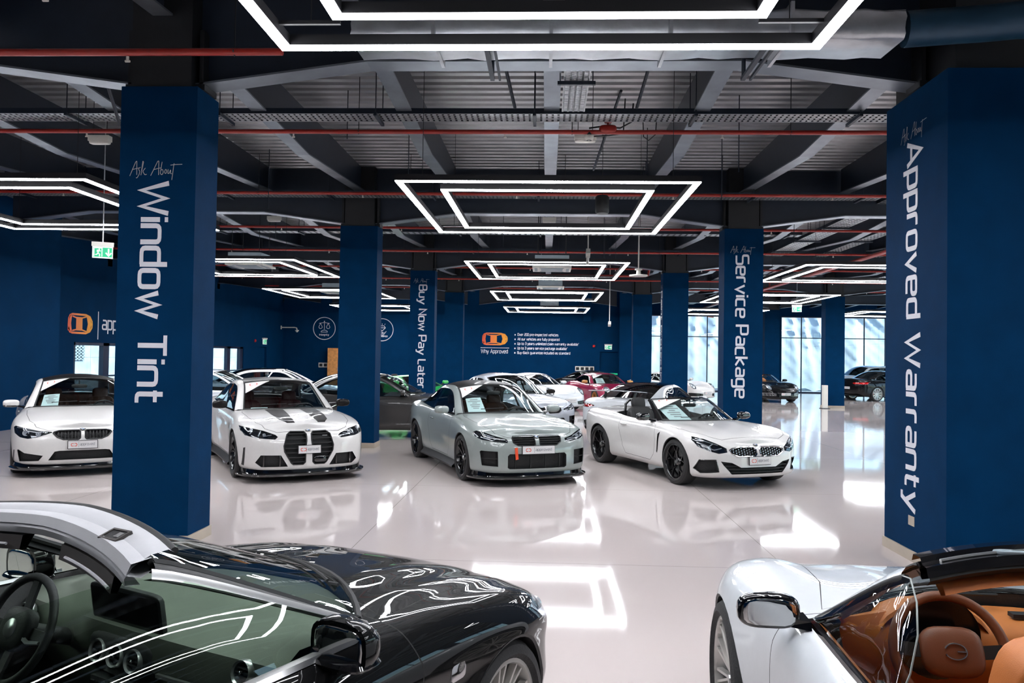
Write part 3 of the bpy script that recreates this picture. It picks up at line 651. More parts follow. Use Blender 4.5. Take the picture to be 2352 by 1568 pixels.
class Body:
    def __init__(s, sp, nu=150, nv=22, nt=16):
        s.sp = sp
        # every car's plan outline is a smooth curve from nose centre to tail centre
        O = arclen(spl([(*p,) for p in sp['out']], 14), nu+1); O[0, 1] = O[-1, 1] = 0
        T = np.gradient(O, axis=0); T /= np.linalg.norm(T, axis=1)[:, None]; N = np.stack([-T[:, 1], T[:, 0]], 1)
        if N[nu//2, 1] < 0: N = -N
        N[0] = (1, 0); N[-1] = (-1, 0)
        x = O[:, 0]; zb, zs, zc = (pchip(sp[k]) for k in ('zb', 'zs', 'zc'))
        s.zc, s.zs, s.zb = zc, zs, zb
        wf = sstep(.35, .85, N[:, 0]); wr = sstep(.35, .85, -N[:, 0]); ws = 1-wf-wr
        def prof(P): return arclen(np.array(spl([(t*.7, d) for t, d in P], 8)), nv+1)
        F, Sd, R = prof(sp['front']), prof(sp['side']), prof(sp['rear'])
        G = np.zeros((nu+1, nv+1+nt, 3)); B, Z = zb(x), zs(x)
        for i in range(nu+1):
            pr = F*wf[i]+Sd*ws[i]+R*wr[i]; t = pr[:, 0]/.7; d = pr[:, 1].copy()
            for xa, h in ((sp['wb']/2, sp.get('flf', .02)), (-sp['wb']/2, sp.get('flr', .03))):
                d += ws[i]*h*math.exp(-((x[i]-xa)/.40)**2)*np.exp(-((t-.55)/.28)**2)
            if 'waist' in sp: d -= ws[i]*sp['waist']*math.exp(-((x[i])/.75)**2)*np.exp(-((t-.42)/.2)**2)
            G[i, :nv+1, 0] = O[i, 0]+N[i, 0]*d; G[i, :nv+1, 1] = np.maximum(0, O[i, 1]+N[i, 1]*d); G[i, :nv+1, 2] = B[i]+(Z[i]-B[i])*t
            e = G[i, nv]; ztc = zc(e[0]); cr = sp.get('crown', .8)
            q = np.arange(1, nt+1)/nt
            G[i, nv+1:, 0] = e[0]; G[i, nv+1:, 1] = e[1]*(1-q); G[i, nv+1:, 2] = Z[i]+(ztc-Z[i])*np.sin(q*pi/2)**cr
            for bx, by, sx, sy, h in sp.get('bulge', []):
                G[i, :, 2] += h*np.exp(-((G[i, :, 0]-bx)/sx)**2-((G[i, :, 1]-by)/sy)**2)*np.clip((np.arange(nv+1+nt)-nv*.6)/(nv*.4), 0, 1)
        for _ in range(sp.get('smooth', 3)):
            A = np.pad(G, ((1, 1), (1, 1), (0, 0)), mode='edge')
            A[0, 1:-1] = G[1]*[1, -1, 1]; A[-1, 1:-1] = G[-2]*[1, -1, 1]; A[1:-1, -1] = G[:, -2]*[1, -1, 1]
            Lp = (A[:-2, 1:-1]+A[2:, 1:-1]+A[1:-1, :-2]+A[1:-1, 2:])/4
            H = G*.4+Lp*.6; H[:, 0] = G[:, 0]; H[0, :, 1] = 0; H[-1, :, 1] = 0; H[:, -1, 1] = 0; G = H
        m = nv+1+nt; n = nu+1
        V = G.reshape(-1, 3); V2 = V*[1, -1, 1]; vs = np.vstack([V, V2])
        fs = [(i*m+j, i*m+j+1, (i+1)*m+j+1, (i+1)*m+j) for i in range(nu) for j in range(m-1)]
        o = n*m; fs += [(o+d, o+c, o+b, o+a) for a, b, c, d in fs]
        bm = bmesh.new(); bv = [bm.verts.new(v) for v in vs]
        for f in fs: bm.faces.new([bv[k] for k in f])
        bmesh.ops.remove_doubles(bm, verts=bm.verts, dist=2e-4)
        bmesh.ops.dissolve_degenerate(bm, edges=bm.edges, dist=1e-4)
        bmesh.ops.recalc_face_normals(bm, faces=bm.faces)
        if sum(f.normal.z for f in bm.faces if f.calc_center_median().z > .7) < 0: bmesh.ops.reverse_faces(bm, faces=bm.faces)
        bm.normal_update(); s.bm = bm; s.bvh = BVHTree.FromBMesh(bm); s.mats = []
    # projections on the uncut surface
    def top(s, x, y):
        h = s.bvh.ray_cast(Vector((x, y, 3)), Vector((0, 0, -1))); return h[0].z if h[0] else s.zc(x)
    def fr(s, y, z, sg=1):
        h = s.bvh.ray_cast(Vector((sg*4, y, z)), Vector((-sg, 0, 0))); return h[0] if h[0] else Vector((sg*2, y, z))
    def sd(s, x, z, sg=1):
        h = s.bvh.ray_cast(Vector((x, sg*3, z)), Vector((0, -sg, 0))); return h[0] if h[0] else Vector((x, sg*.9, z))
    def carve(s, poly, ax, sg=1, lim=None):
        """faces of the body inside a 2d polygon seen from the front 'x', side 'y' or top 'z'; the mesh is cut along its edges"""
        ia, ib = {'x': (1, 2), 'y': (0, 2), 'z': (0, 1)}[ax]; k = {'x': 0, 'y': 1, 'z': 2}[ax]
        pl = np.array(poly, float); lo, hi = pl.min(0)-.05, pl.max(0)+.05; D = Vector([1 if q == k else 0 for q in range(3)])
        def ok(f):
            c = f.calc_center_median()
            if f.normal[k]*sg < (.05 if ax != 'z' else .2): return False
            if not (lo[0] < c[ia] < hi[0] and lo[1] < c[ib] < hi[1]): return False
            return lim is None or lim(c)
        cand = set(f for f in s.bm.faces if ok(f)); n = len(pl)
        for i in range(n):
            a, b = pl[i], pl[(i+1) % n]; l2, h2 = np.minimum(a, b)-.004, np.maximum(a, b)+.004
            sel = []
            for f in cand:
                if not f.is_valid: continue
                A = [v.co[ia] for v in f.verts]; B = [v.co[ib] for v in f.verts]
                if min(A) < h2[0] and max(A) > l2[0] and min(B) < h2[1] and max(B) > l2[1]: sel.append(f)
            if not sel: continue
            co = [0, 0, 0]; co[ia], co[ib] = a; e = [0, 0, 0]; e[ia], e[ib] = b-a; no = Vector(e).cross(D)
            if no.length < 1e-7: continue
            geom = set(sel); [geom.update(f.edges) for f in sel]; [geom.update(f.verts) for f in sel]
            r = bmesh.ops.bisect_plane(s.bm, geom=list(geom), dist=1e-5, plane_co=co, plane_no=no.normalized())
            cand |= set(g for g in r['geom'] if isinstance(g, bmesh.types.BMFace)); cand = set(f for f in cand if f.is_valid)
        def inside(p):
            c = False; j = n-1
            for i in range(n):
                if (pl[i][1] > p[1]) != (pl[j][1] > p[1]) and p[0] < (pl[j][0]-pl[i][0])*(p[1]-pl[i][1])/(pl[j][1]-pl[i][1])+pl[i][0]: c = not c
                j = i
            return c
        out = []
        for f in cand:
            c = f.calc_center_median()
            if ok(f) and inside((c[ia], c[ib])): out.append(f)
        return out
    def extract(s, faces, delete=True):
        vm = {}; nb = bmesh.new()
        for f in faces:
            for v in f.verts:
                if v not in vm: vm[v] = nb.verts.new(v.co)
        for f in faces:
            try: g = nb.faces.new([vm[v] for v in f.verts]); g.material_index = f.material_index
            except ValueError: pass
        if delete: bmesh.ops.delete(s.bm, geom=faces, context='FACES')
        nb.normal_update(); return nb
    def midx(s, m):
        if m not in s.mats: s.mats.append(m)
        return s.mats.index(m)
    def seam(s, poly, ax, sg=1, w=.006, lim=None):
        pl = np.array(poly, float); n = len(pl); area = sum(pl[i][0]*pl[(i+1) % n][1]-pl[(i+1) % n][0]*pl[i][1] for i in range(n)); o = 1 if area > 0 else -1
        inn = []
        for i in range(n):
            d0 = pl[i]-pl[i-1]; d1 = pl[(i+1) % n]-pl[i]; d0 /= np.linalg.norm(d0)+1e-9; d1 /= np.linalg.norm(d1)+1e-9
            nn = np.array([-(d0+d1)[1], (d0+d1)[0]])*o; nn /= np.linalg.norm(nn)+1e-9; inn.append(pl[i]+nn*w)
        a = s.carve(poly, ax, sg, lim); b = s.carve(inn, ax, sg, lim); bs = set(b); a = [f for f in s.carve(poly, ax, sg, lim) if f.is_valid and f not in bs]
        k = s.midx(M['gap'])
        for f in a: f.material_index = k
        return b
def bm_obj(bm, name, mats, parent, smooth=35, loc=None):
    me = bpy.data.meshes.new(name); bm.to_mesh(me); bm.free()
    for m_ in (mats if isinstance(mats, (list, tuple)) else [mats]): me.materials.append(m_)
    me.polygons.foreach_set('use_smooth', [True]*len(me.polygons)); me.set_sharp_from_angle(angle=math.radians(smooth))
    o = bpy.data.objects.new(name, me); COL.objects.link(o); o.parent = parent; return o
def recess(nb, d, depth, shrink=0):
    r = bmesh.ops.extrude_face_region(nb, geom=nb.faces[:]); vs = [g for g in r['geom'] if isinstance(g, bmesh.types.BMVert)]
    old = [f for f in nb.faces if f not in set(g for g in r['geom'] if isinstance(g, bmesh.types.BMFace)) and not any(v in set(vs) for v in f.verts)]
    if old: bmesh.ops.delete(nb, geom=old, context='FACES_ONLY')
    c = Vector(); 
    for v in vs: c += v.co
    c /= max(1, len(vs))
    for v in vs: v.co += Vector(d)*depth; v.co += (c-v.co)*shrink
    nb.normal_update(); return nb
def mir(P): return [(-a, b) for a, b in P]

_wheels = {}
def wheel(style, R=.34, w=.25, rimr=.245, m='rim_black', n=5, cal=None):
    key = (style, R, w, rimr, m, n, cal)
    if key in _wheels: return copy_tree(_wheels[key])
    r = empty('wheel')
    h = w/2; t = MB()
    t.lathe([(rimr, -h*.80), (rimr+.02, -h*.93), (R-.055, -h), (R-.018, -h*.92), (R, -h*.70), (R, h*.70), (R-.018, h*.92), (R-.055, h), (rimr+.02, h*.93), (rimr, h*.80)], 48, 'y')
    for g in (-.4, -.13, .13, .4): t.lathe([(R+.001, h*g-.004), (R-.006, h*g), (R+.001, h*g+.004)], 48, 'y')
    t.build('tyre', M['rubber'], r, smooth=30)
    q = MB(); q.lathe([(rimr+.004, h*.84), (rimr-.012, h*.86), (rimr-.018, h*.78), (rimr-.03, h*.3), (rimr-.035, -h*.8), (rimr, -h*.82)], 48, 'y')
    yo = h*.72
    def spoke(a0, a1, r0, r1, w0, w1, y0, y1, th=.022):
        p0 = Vector((r0*math.cos(a0), y0, r0*math.sin(a0))); p1 = Vector((r1*math.cos(a1), y1, r1*math.sin(a1))); d = (p1-p0).normalized(); sd_ = d.cross(Vector((0, 1, 0))).normalized(); u = Vector((0, 1, 0))
        V = []
        for p, ww in ((p0, w0), (p1, w1)): V += [p-sd_*ww-u*th, p+sd_*ww-u*th, p+sd_*ww*.55+u*.006, p-sd_*ww*.55+u*.006]
        q.add(V, [(0, 1, 2, 3), (4, 7, 6, 5), (0, 4, 5, 1), (1, 5, 6, 2), (2, 6, 7, 3), (3, 7, 4, 0)])
    for k in range(n):
        a = 2*pi*k/n+pi/2; dl = pi/n
        if style == 'twin':
            spoke(a-.10, a-.5*dl, .05, rimr-.012, .017, .012, yo-.035, yo); spoke(a+.10, a+.5*dl, .05, rimr-.012, .017, .012, yo-.035, yo)
        elif style == 'Y':
            spoke(a, a, .04, rimr*.52, .020, .017, yo-.04, yo-.02); spoke(a, a-.42*dl, rimr*.5, rimr-.012, .013, .010, yo-.02, yo); spoke(a, a+.42*dl, rimr*.5, rimr-.012, .013, .010, yo-.02, yo)
        elif style == 'V':
            spoke(a, a-.35*dl, .045, rimr-.012, .012, .011, yo-.03, yo); spoke(a, a+.35*dl, .045, rimr-.012, .012, .011, yo-.03, yo)
        else: spoke(a, a, .045, rimr-.012, .020, .013, yo-.03, yo)
    q.lathe([(.0, yo-.02), (.03, yo-.02), (.055, yo-.03), (.075, yo-.06), (.075, yo-.10)], 20, 'y')
    q.build('rim', M[m], r, smooth=35)
    MB().lathe([(.06, yo-.10), (rimr*.80, yo-.10), (rimr*.80, yo-.125), (.06, yo-.125)], 32, 'y').build('brake_disc', M['disc'], r, smooth=35)
    if cal: MB().add(*(lambda A: ([v for a in A for v in a], [(4*i, 4*i+1, 4*i+5, 4*i+4) for i in range(len(A)-1)]+[(4*i+1, 4*i+2, 4*i+6, 4*i+5) for i in range(len(A)-1)]+[(4*i+3, 4*i, 4*i+4, 4*i+7) for i in range(len(A)-1)]))([[(rr_*math.cos(t_), yy, rr_*math.sin(t_)) for rr_, yy in ((rimr*.55, yo-.075), (rimr*.86, yo-.075), (rimr*.86, yo-.14), (rimr*.55, yo-.14))] for t_ in np.linspace(-.45, .45, 7)])).build('brake_caliper', M[cal], r)
    for k in range(5):
        a = 2*pi*k/5; 
    MB().lathe([(0, yo-.005), (.022, yo-.006), (.026, yo-.02)], 16, 'y').build('hub_cap', M['satin'], r, smooth=30)
    _wheels[key] = r
    return r

def seat(par, x, y, z, m, head=True, s=1, one=True):
    r = MB(); r.sell((x+.02, y, z+.10), (.27*s, .25*s, .09), .45, 18, 8); r.sell((x+.02, y+.20*s, z+.14), (.24*s, .05, .08), .5, 12, 6); r.sell((x+.02, y-.20*s, z+.14), (.24*s, .05, .08), .5, 12, 6)
    st = len(r.v); r.sell((0, 0, .25), (.075, .235*s, .27), .45, 18, 10); r.sell((.03, .19*s, .24), (.07, .05, .21), .5, 12, 8); r.sell((.03, -.19*s, .24), (.07, .05, .21), .5, 12, 8)
    r.xf(Matrix.Translation((x-.25, y, z+.14)) @ Matrix.Rotation(-.24, 4, 'Y'), st)
    o = r.build('seat', m, par, smooth=60)
    if head:
        h = MB(); h.sell((0, 0, 0), (.055, .13, .10), .5, 16, 10); h.tube([(0, -.05, -.16), (0, -.05, -.05)], .007, 6); h.tube([(0, .05, -.18), (0, .05, -.05)], .007, 6)
        h.xf(Matrix.Translation((x-.40, y, z+.70)) @ Matrix.Rotation(-.2, 4, 'Y')); h.build('headrest', m, o, smooth=60)
    return o
def steering(par, x, y, z, m, R=.18, tilt=.42):
    w = MB(); T = Matrix.Translation((x, y, z)) @ Matrix.Rotation(-(pi/2-tilt), 4, 'Y')
    w.tube([(R*math.cos(a), R*math.sin(a), 0) for a in np.linspace(0, 2*pi, 41)[:-1]], .015, 10, closed=True)
    for a in (0, pi*.5, -pi*.5, pi): w.bar((0, 0, -.01), (R*math.cos(a)*.97, R*math.sin(a)*.97, 0), .035, .012)
    w.sell((0, 0, .0), (.075, .085, .03), .6, 14, 8); w.tube([(0, 0, -.02), (0, 0, -.28)], .03, 8)
    w.xf(T); return w.build('steering_wheel', m, par, smooth=50)

def roundel(par, c, nrm, R=.041, name='badge'):
    nrm = Vector(nrm).normalized(); a = Vector((0, 1, 0)); u = nrm.cross(a).normalized(); a = u.cross(nrm); c = Vector(c)
    T = Matrix((a, u, nrm)).transposed().to_4x4(); T.translation = c
    r = MB().lathe([(0, .002), (R*.95, .002), (R, .001), (R, -.01)], 24).xf(T).build(name, M['gloss_black'], par)
    for k in range(4):
        q = MB(); A = np.linspace(k*pi/2, (k+1)*pi/2, 6); q.add([(0, 0, .004)]+[(R*.58*math.cos(t), R*.58*math.sin(t), .004) for t in A], [(0, i, i+1) for i in range(1, 6)]); q.xf(T); q.build('badge_quarter', M['badge_blue'] if k % 2 else M['plate'], r)
    MB().lathe([(R*.95, .003), (R, .003), (R*1.03, .0)], 24).xf(T).build('badge_ring', M['chrome'], r)
def number_plate(par, c, w=.52, h=.11, nx=(1, 0, 0)):
    nx = Vector(nx).normalized(); c = Vector(c); r = Vector((0, 0, 1)).cross(nx).normalized()   # reading direction seen from the front
    u = nx.cross(r); r_ = r
    p = MB().obox(c, nx*.006, r_*w/2, u*h/2).build('number_plate', M['plate'], par)
    MB().obox(c-nx*.006, nx*.005, r_*(w/2+.008), u*(h/2+.008)).build('plate_holder', M['matt_black'], p)
    f = c+nx*.0065; s = h*.36
    q = MB(); org = f-r_*w*.40-u*s*.5
    strip = [(.0, .5), (.0, .9), (.5, 1.0), (.9, 1.0)]
    for pts in ([(.85, 1), (.15, .95), (0, .5), (.15, .05), (.85, 0)], [(1.1, 0), (1.75, .05), (1.95, .5), (1.75, .95), (1.1, 1)]):
        L, R = ribbon(pts, .22); n = len(L); g = lambda t: org+r_*t[0]*s+u*t[1]*s
        q.add([g(t) for t in L]+[g(t) for t in R], [(i, n+i, n+i+1, i+1) for i in range(n-1)])
    q.build('logo', M['print_red'], p)
    MB().obox(f-r_*w*.14, nx*.001, r_*.002, u*h*.36).build('rule', M['print_grey'], p)
    o = text_mb('approved', f-r_*w*.10-u*h*.13, r_, u, h*.36, sw=.13, th=.001, stretch=w*.5/text_width('approved')/(h*.36)).build('small_print', M['print_grey'], p); o['kind'] = 'stuff'
    return p
def resamp(poly, n=4, closed=True):
    out = []; N = len(poly)
    for i in range(N if closed else N-1):
        a, b = poly[i], poly[(i+1) % N]
        for k in range(n): out.append((a[0]+(b[0]-a[0])*k/n, a[1]+(b[1]-a[1])*k/n))
    if not closed: out.append(poly[-1])
    return out
def span(poly, ax, v):
    xs = []; n = len(poly)
    for i in range(n):
        a, b = poly[i], poly[(i+1) % n]
        if (a[ax] > v) != (b[ax] > v): xs.append(a[1-ax]+(b[1-ax]-a[1-ax])*(v-a[ax])/(b[ax]-a[ax]))
    return (min(xs), max(xs)) if len(xs) > 1 else None
FLAT = dict(front=[(0, -.13), (.05, -.03), (.18, 0), (.5, .0), (.75, -.015), (.9, -.05), (1, -.12)],
            side=[(0, -.08), (.05, -.03), (.14, -.012), (.4, 0), (.7, .0), (.86, -.012), (.95, -.04), (1, -.085)],
            rear=[(0, -.16), (.15, -.03), (.4, 0), (.7, 0), (.88, -.02), (1, -.05)])
def build_car(sp, loc, deg, label, group=None, pm='p_white'):
    sp = {**FLAT, **sp}; root = empty('car', (*loc, 0), math.radians(deg)); tag(root, label, 'car', group)
    B = Body(sp, sp.get('nu', 150), sp.get('nv', 20), sp.get('nt', 14)); PM = M[pm]; hb = sp['wb']/2; R = sp.get('R', .345); ar = sp.get('arch', R+.035)
    B.midx(PM)
    O = spl([(*p,) for p in sp['out']], 10); OY = lambda x: float(np.interp(x, O[::-1, 0], O[::-1, 1]))
    # ---- wheel arches
    for xa in (hb, -hb):
        for sg in (1, -1):
            poly = [(xa+ar*math.cos(a), R-.01+ar*math.sin(a)) for a in np.linspace(0, 2*pi, 33)[:-1]]
            fs = B.carve(poly, 'y', sg, lambda c, sg=sg: c.y*sg > .45)
            bmesh.ops.delete(B.bm, geom=fs, context='FACES')
            rows = []; lin = MB()
            for a in np.linspace(-.35, pi+.35, 30):
                x, z = xa+ar*math.cos(a), R-.01+ar*math.sin(a); p = B.sd(x, max(z, B.zb(x)+.02), sg); y = p.y
                rows.append([(x, y+sg*.001, z), (xa+(ar-.012)*math.cos(a), y-sg*.006, R-.01+(ar-.012)*math.sin(a)), (xa+(ar-.004)*math.cos(a), y-sg*.05, R-.01+(ar-.004)*math.sin(a)), (xa+ar*math.cos(a), sg*.45, R-.01+ar*math.sin(a))])
            lin.grid(rows); cen = [(xa+ar*math.cos(a), sg*.45, R-.01+ar*math.sin(a)) for a in np.linspace(-.35, pi+.35, 20)]
            lin.add(cen, [tuple(range(20))]); lin.build('wheel_arch_liner', M['matt_black'], root, smooth=40)
    # ---- cabin opening
    gh = sp['gh']; yb = pchip(gh['belt']); tz = lambda x, y: B.top(x, y)
    C = [np.array((x, 0, z if z is not None else tz(x, 0)+.004)) for x, z in gh['C']]
    E = [np.array((x, y, z if z is not None else tz(x, y)+.002)) for x, y, z in gh['E']]
    D = [np.array((x, y, z if z is not None else tz(x, y)+.004)) for x, y, z in gh['D']]
    ms = 8; Cc = spl(C, ms); Ec = spl(E, ms); Dc = spl(D, ms); nE = len(E)
    pw = gh.get('pw', 2.2)
    def G(s_, i, off=0):
        c, e = Cc[i], Ec[i]; a = abs(s_)
        p = np.array((c[0]+(e[0]-c[0])*a**2, s_*e[1], c[2]+(e[2]-c[2])*a**pw))
        return p
    def GF(s_, t, off=0):
        i = min(int(t), len(Cc)-2); f = t-i; p = G(s_, i)*(1-f)+G(s_, i+1)*f
        if off:
            du = G(s_, i+1)-G(s_, i); dv = G(min(1, s_+.02), i)-G(s_-.02, i); n_ = np.cross(du, dv); n_ /= np.linalg.norm(n_)
            if n_[2] < 0: n_ = -n_
            p = p+n_*off
        return p
    opened = gh.get('open'); rw = gh.get('rw', nE-2)
    iw, ir = ms, rw*ms
    xr_open = gh.get('xrear', float(Ec[-1][0]))
    def backy(s_):   # rear edge of the opening
        return (gh['xrear']+(1-s_*s_)*gh.get('rbow', .1)*-1, s_*gh['yrear']) if opened else (G(s_, len(Cc)-1)[0]+.02, G(s_, len(Cc)-1)[1])
    S9 = np.linspace(-1, 1, 11); hole = [(G(s_, 0)[0]-.012, G(s_, 0)[1]*.985) for s_ in S9]
    x0, x1 = hole[-1][0], backy(1)[0]
    sidept = [(x, float(yb(x))-.004) for x in np.linspace(float(D[0][0])-.03, x1+(.06 if not opened else .05), 12)]
    hole += sidept+[backy(s_) for s_ in S9[::-1]]+[(x, -y) for x, y in sidept[::-1]]
    fs = B.carve(hole, 'z', 1, lambda c: c.z > .55); bmesh.ops.delete(B.bm, geom=fs, context='FACES')
    # ---- features cut into the body
    for ft in sp.get('feat', []):
        kind, name, ax, poly = ft[:4]; op = ft[4] if len(ft) > 4 else {}
        pk = op.get('end', 1)
        sides = (1, -1) if op.get('both', True) else (1,)
        for sg in sides:
            pl = [(a*(sg if ax == 'x' else 1), b*(sg if ax == 'z' else 1)) for a, b in poly]
            dsg = {'x': pk, 'y': sg, 'z': 1}[ax]
            lim = op.get('lim') or ({'x': (lambda c: c.x*pk > hb*.55), 'y': (lambda c, sg=sg: c.y*sg > .4), 'z': None}[ax])
            if kind == 'seam':
                fs = B.seam(pl, ax, dsg, op.get('w', .006), lim)
                if op.get('part') and fs:
                    bm_obj(B.extract(fs), op['part'], [PM if op.get('mat') is None else M[op['mat']], M['gap']] if False else [M[op['mat']] if op.get('mat') else PM]+B.mats[1:], root)
                continue
            fs = B.carve(pl, ax, dsg, lim)
            if not fs: continue
            if kind == 'patch':
                for f in fs: f.material_index = 0
                o = bm_obj(B.extract(fs), name, M[op['mat']], root)
            else:
                lens = B.extract(fs, delete=False) if op.get('lens') else None
                nb = B.extract(fs); 
                for f in nb.faces: f.material_index = 0
                d = {'x': (-pk, 0, 0), 'y': (0, -sg, 0), 'z': (0, 0, -1)}[ax]
                o = bm_obj(recess(nb, d, op.get('depth', .05), op.get('shrink', .06)), name, M[op.get('mat', 'mesh_black')], root, smooth=30)
                if lens:
                    for f in lens.faces: f.material_index = 0
                    bm_obj(lens, 'lens', M['g_lens'] if op['lens'] is True else M[op['lens']], o)
            P3 = (lambda a, b: B.fr(a, b, pk)) if ax == 'x' else ((lambda a, b: B.sd(a, b, sg)) if ax == 'y' else (lambda a, b: Vector((a, b, B.top(a, b)))))
            if op.get('frame'):
                fr_, fm = op['frame']; pts = [P3(*q) for q in resamp(pl, 4)]; MB().tube(pts, fr_, 6, closed=True).build('surround', M[fm], o, smooth=50)
            inn = Vector({'x': (-pk, 0, 0), 'y': (0, -sg, 0), 'z': (0, 0, -1)}[ax])
            if op.get('slats'):
                di, ns, sm, hw = op['slats']; k = 1 if di == 'h' else 0; lo, hi = min(q[k] for q in pl), max(q[k] for q in pl)
                for i in range(ns):
                    v = lo+(hi-lo)*(i+.5)/ns; r_ = span(pl, k, v)
                    if not r_: continue
                    a, b = r_; e = (b-a)*.02; pts = [P3(*((u, v) if di == 'h' else (v, u))) for u in np.linspace(a+e, b-e, 6)]
                    q = MB(); dep = .025
                    rows = [[tuple(p+inn*op.get('sdep', .012)+Vector((0, 0, s_*hw) if di == 'h' else (0, s_*hw, 0))+inn*dd) for s_, dd in ((1, dep), (1, 0), (-1, 0), (-1, dep))] for p in pts]
                    q.grid(rows).build('slat', M[sm], o)
            if op.get('dots'):
                nx_, nz_, dm = op['dots']; q = MB(); A0, A1 = min(t[0] for t in pl), max(t[0] for t in pl); B0, B1 = min(t[1] for t in pl), max(t[1] for t in pl)
                for i in range(nx_):
                    v = A0+(A1-A0)*(i+.5)/nx_; r_ = span(pl, 0, v)
                    if not r_: continue
                    for j in range(nz_):
                        z = B0+(B1-B0)*(j+.5+(.5 if i % 2 else 0)*1)/nz_
                        if r_[0]+.006 < z < r_[1]-.006: p = P3(v, z)+inn*.012; q.box(p.x-.02, p.x+.004, p.y-.004, p.y+.004, p.z-.0065, p.z+.0065)
                tag(q.build('grille_studs', M[dm], o), kind='stuff')
            for ln in op.get('strips', []):
                pts_, r_, sm = ln; pts_ = [(a*(sg if ax == 'x' else 1), b*(sg if ax == 'z' else 1)) for a, b in pts_]
                MB().tube([P3(*q)+inn*op.get('stdep', .012) for q in resamp(pts_, 3, False)], r_, 6).build('light_strip', M[sm], o, smooth=50)
            for ln in op.get('orbs', []):
                a, b, r_ = ln; p = P3(a*(sg if ax == 'x' else 1), b)+inn*.022
                MB().lathe([(0, .0), (r_*.6, -.004), (r_*.85, .012), (r_, .012), (r_, -.02)], 20, 'x').xf(Matrix.Translation(p) @ Matrix.Rotation(0 if pk > 0 else pi, 4, 'Z')).build('projector', M['drl'], o, smooth=40)
    # tub
    INT = M[gh.get('int', 'int_black')]; tub = MB(); hp = hole; n = len(hp); zt = [tz(*p)-.004 for p in hp]
    tub.add([(x, y, z) for (x, y), z in zip(hp, zt)]+[(x, y*.93, z-.10) for (x, y), z in zip(hp, zt)]+[(x*.98, y*.9, .34) for x, y in hp], [(i, (i+1) % n, n+(i+1) % n, n+i) for i in range(n)]+[(n+i, n+(i+1) % n, 2*n+(i+1) % n, 2*n+i) for i in range(n)])
    fx = np.array(hp); tub.box(fx[:, 0].min(), fx[:, 0].max(), -.68, .68, .30, .34)
    tub.build('cabin_trim', M['int_black'], root, smooth=30)
    # windscreen, roof, rear window
    S = np.linspace(-1, 1, 17)
    wsn = MB().grid([[tuple(G(s_, i)) for s_ in S] for i in range(0, iw+1)]).build('windscreen', M['g_wind'], root, smooth=60)
    rim = MB()
    pr = [tuple(GF(s_, .0, .002)) for s_ in S]; rim.tube(pr, .012, 6); pr = [tuple(GF(s_, iw, .0)) for s_ in S]; rim.tube(pr, .010, 6)
    for sg in (1, -1): rim.tube([tuple(GF(sg*.985, t, .0)) for t in range(iw+1)], .012, 6)
    rim.build('windscreen_seal', M['matt_black'], root, smooth=50)
    rows = lambda a, b, oz: [[tuple(G(s_, i)+np.array((0, 0, oz))) for s_ in S] for i in range(a, b+1)]
    if not opened:
        MB().grid(rows(iw, ir, 0)).build('roof_panel', M[gh.get('roof', None)] if gh.get('roof') else PM, root, smooth=60)
        MB().grid([[tuple(np.array(p)*[1, .96, 1]) for p in r_] for r_ in rows(iw, ir, -.035)]).build('headliner', M[gh.get('liner', 'int_black')], root, smooth=60)
        MB().grid(rows(ir, (nE-1)*ms if not gh.get('rwend') else gh['rwend'], 0)).build('rear_window', M[gh.get('rg', 'g_dark')], root, smooth=60)
    # pillars and cant rail
    last = (nE-1)*ms if not opened else iw
    pmat = M[gh['pillar']] if gh.get('pillar') else PM
    for sg in (1, -1):
        rr_ = []
        for i in range(last+1):
            e, d = Ec[i], Dc[i] if not opened else Ec[i]+(Dc[i]-Ec[i])
            o_ = np.array((0, .35, .65)) if not opened else np.array((.2, .5, .4)); mid = (e+d)/2+o_*.02
            L = [e+np.array((0, -.01, -.03)), e, e*.7+mid*.3+o_*.007, mid, d*.7+mid*.3+o_*.004, d, d+np.array((0, -.035, -.01))]
            rr_.append([(p[0], p[1]*sg, p[2]) for p in L])
        MB().grid(rr_).build('roof_pillar', pmat, root, smooth=50)
    if opened:
        hd = MB(); bar = [[], [], [], [], []]
        for s_ in S:
            p = G(s_, iw); 
            for k, (dx, dz) in enumerate(((.03, -.012), (.0, .012), (-.06, .008), (-.075, -.02), (-.03, -.035))): bar[k].append((p[0]+dx, p[1], p[2]+dz))
        hd.grid(bar+[bar[0]]).build('windscreen_header', M[gh.get('header', 'gloss_black')], root, smooth=50)
    # side glass
    if not gh.get('noside'):
        last2 = last if not opened else iw
        for sg in (1, -1):
            rr_ = []
            for i in range(0, last+1 if not opened else iw+1):
                d = Dc[i]; yy = float(yb(d[0])); b_ = np.array((d[0], yy, min(d[2], tz(d[0], yy)-.01)))
                rr_.append([tuple((d*(1-t)+b_*t+np.array((0, .012*math.sin(t*pi), 0)))*[1, sg, 1]) for t in (0, .33, .67, 1)])
            if not opened: MB().grid(rr_).build('side_window', M[gh.get('sg', 'g_side')], root, smooth=60)
            for xp in gh.get('bp', []):
                i = int(np.argmin(abs(Dc[:, 0]-xp))); d = Dc[i]; yy = float(yb(xp)); z0 = tz(xp, yy)
                MB().add([(xp+.05, yy*sg+sg*.004, z0), (xp-.06, yy*sg+sg*.004, z0), (xp-.06, (d[1]+.006)*sg, d[2]), (xp+.03, (d[1]+.006)*sg, d[2])], [(0, 1, 2, 3)]).build('pillar_trim', M['gloss_black'], root)
            if gh.get('trim') and not opened:
                t1 = [tuple(Dc[i]*[1, sg, 1]+np.array((0, sg*.004, 0))) for i in range(last+1)]
                t2 = [(x, sg*(float(yb(x))+.004), tz(x, float(yb(x)))+.002) for x in np.linspace(D[0][0], D[-1][0], 16)]
                MB().tube(t1, .006, 6).tube(t2, .007, 6).build('window_trim', M[gh['trim']], root, smooth=50)
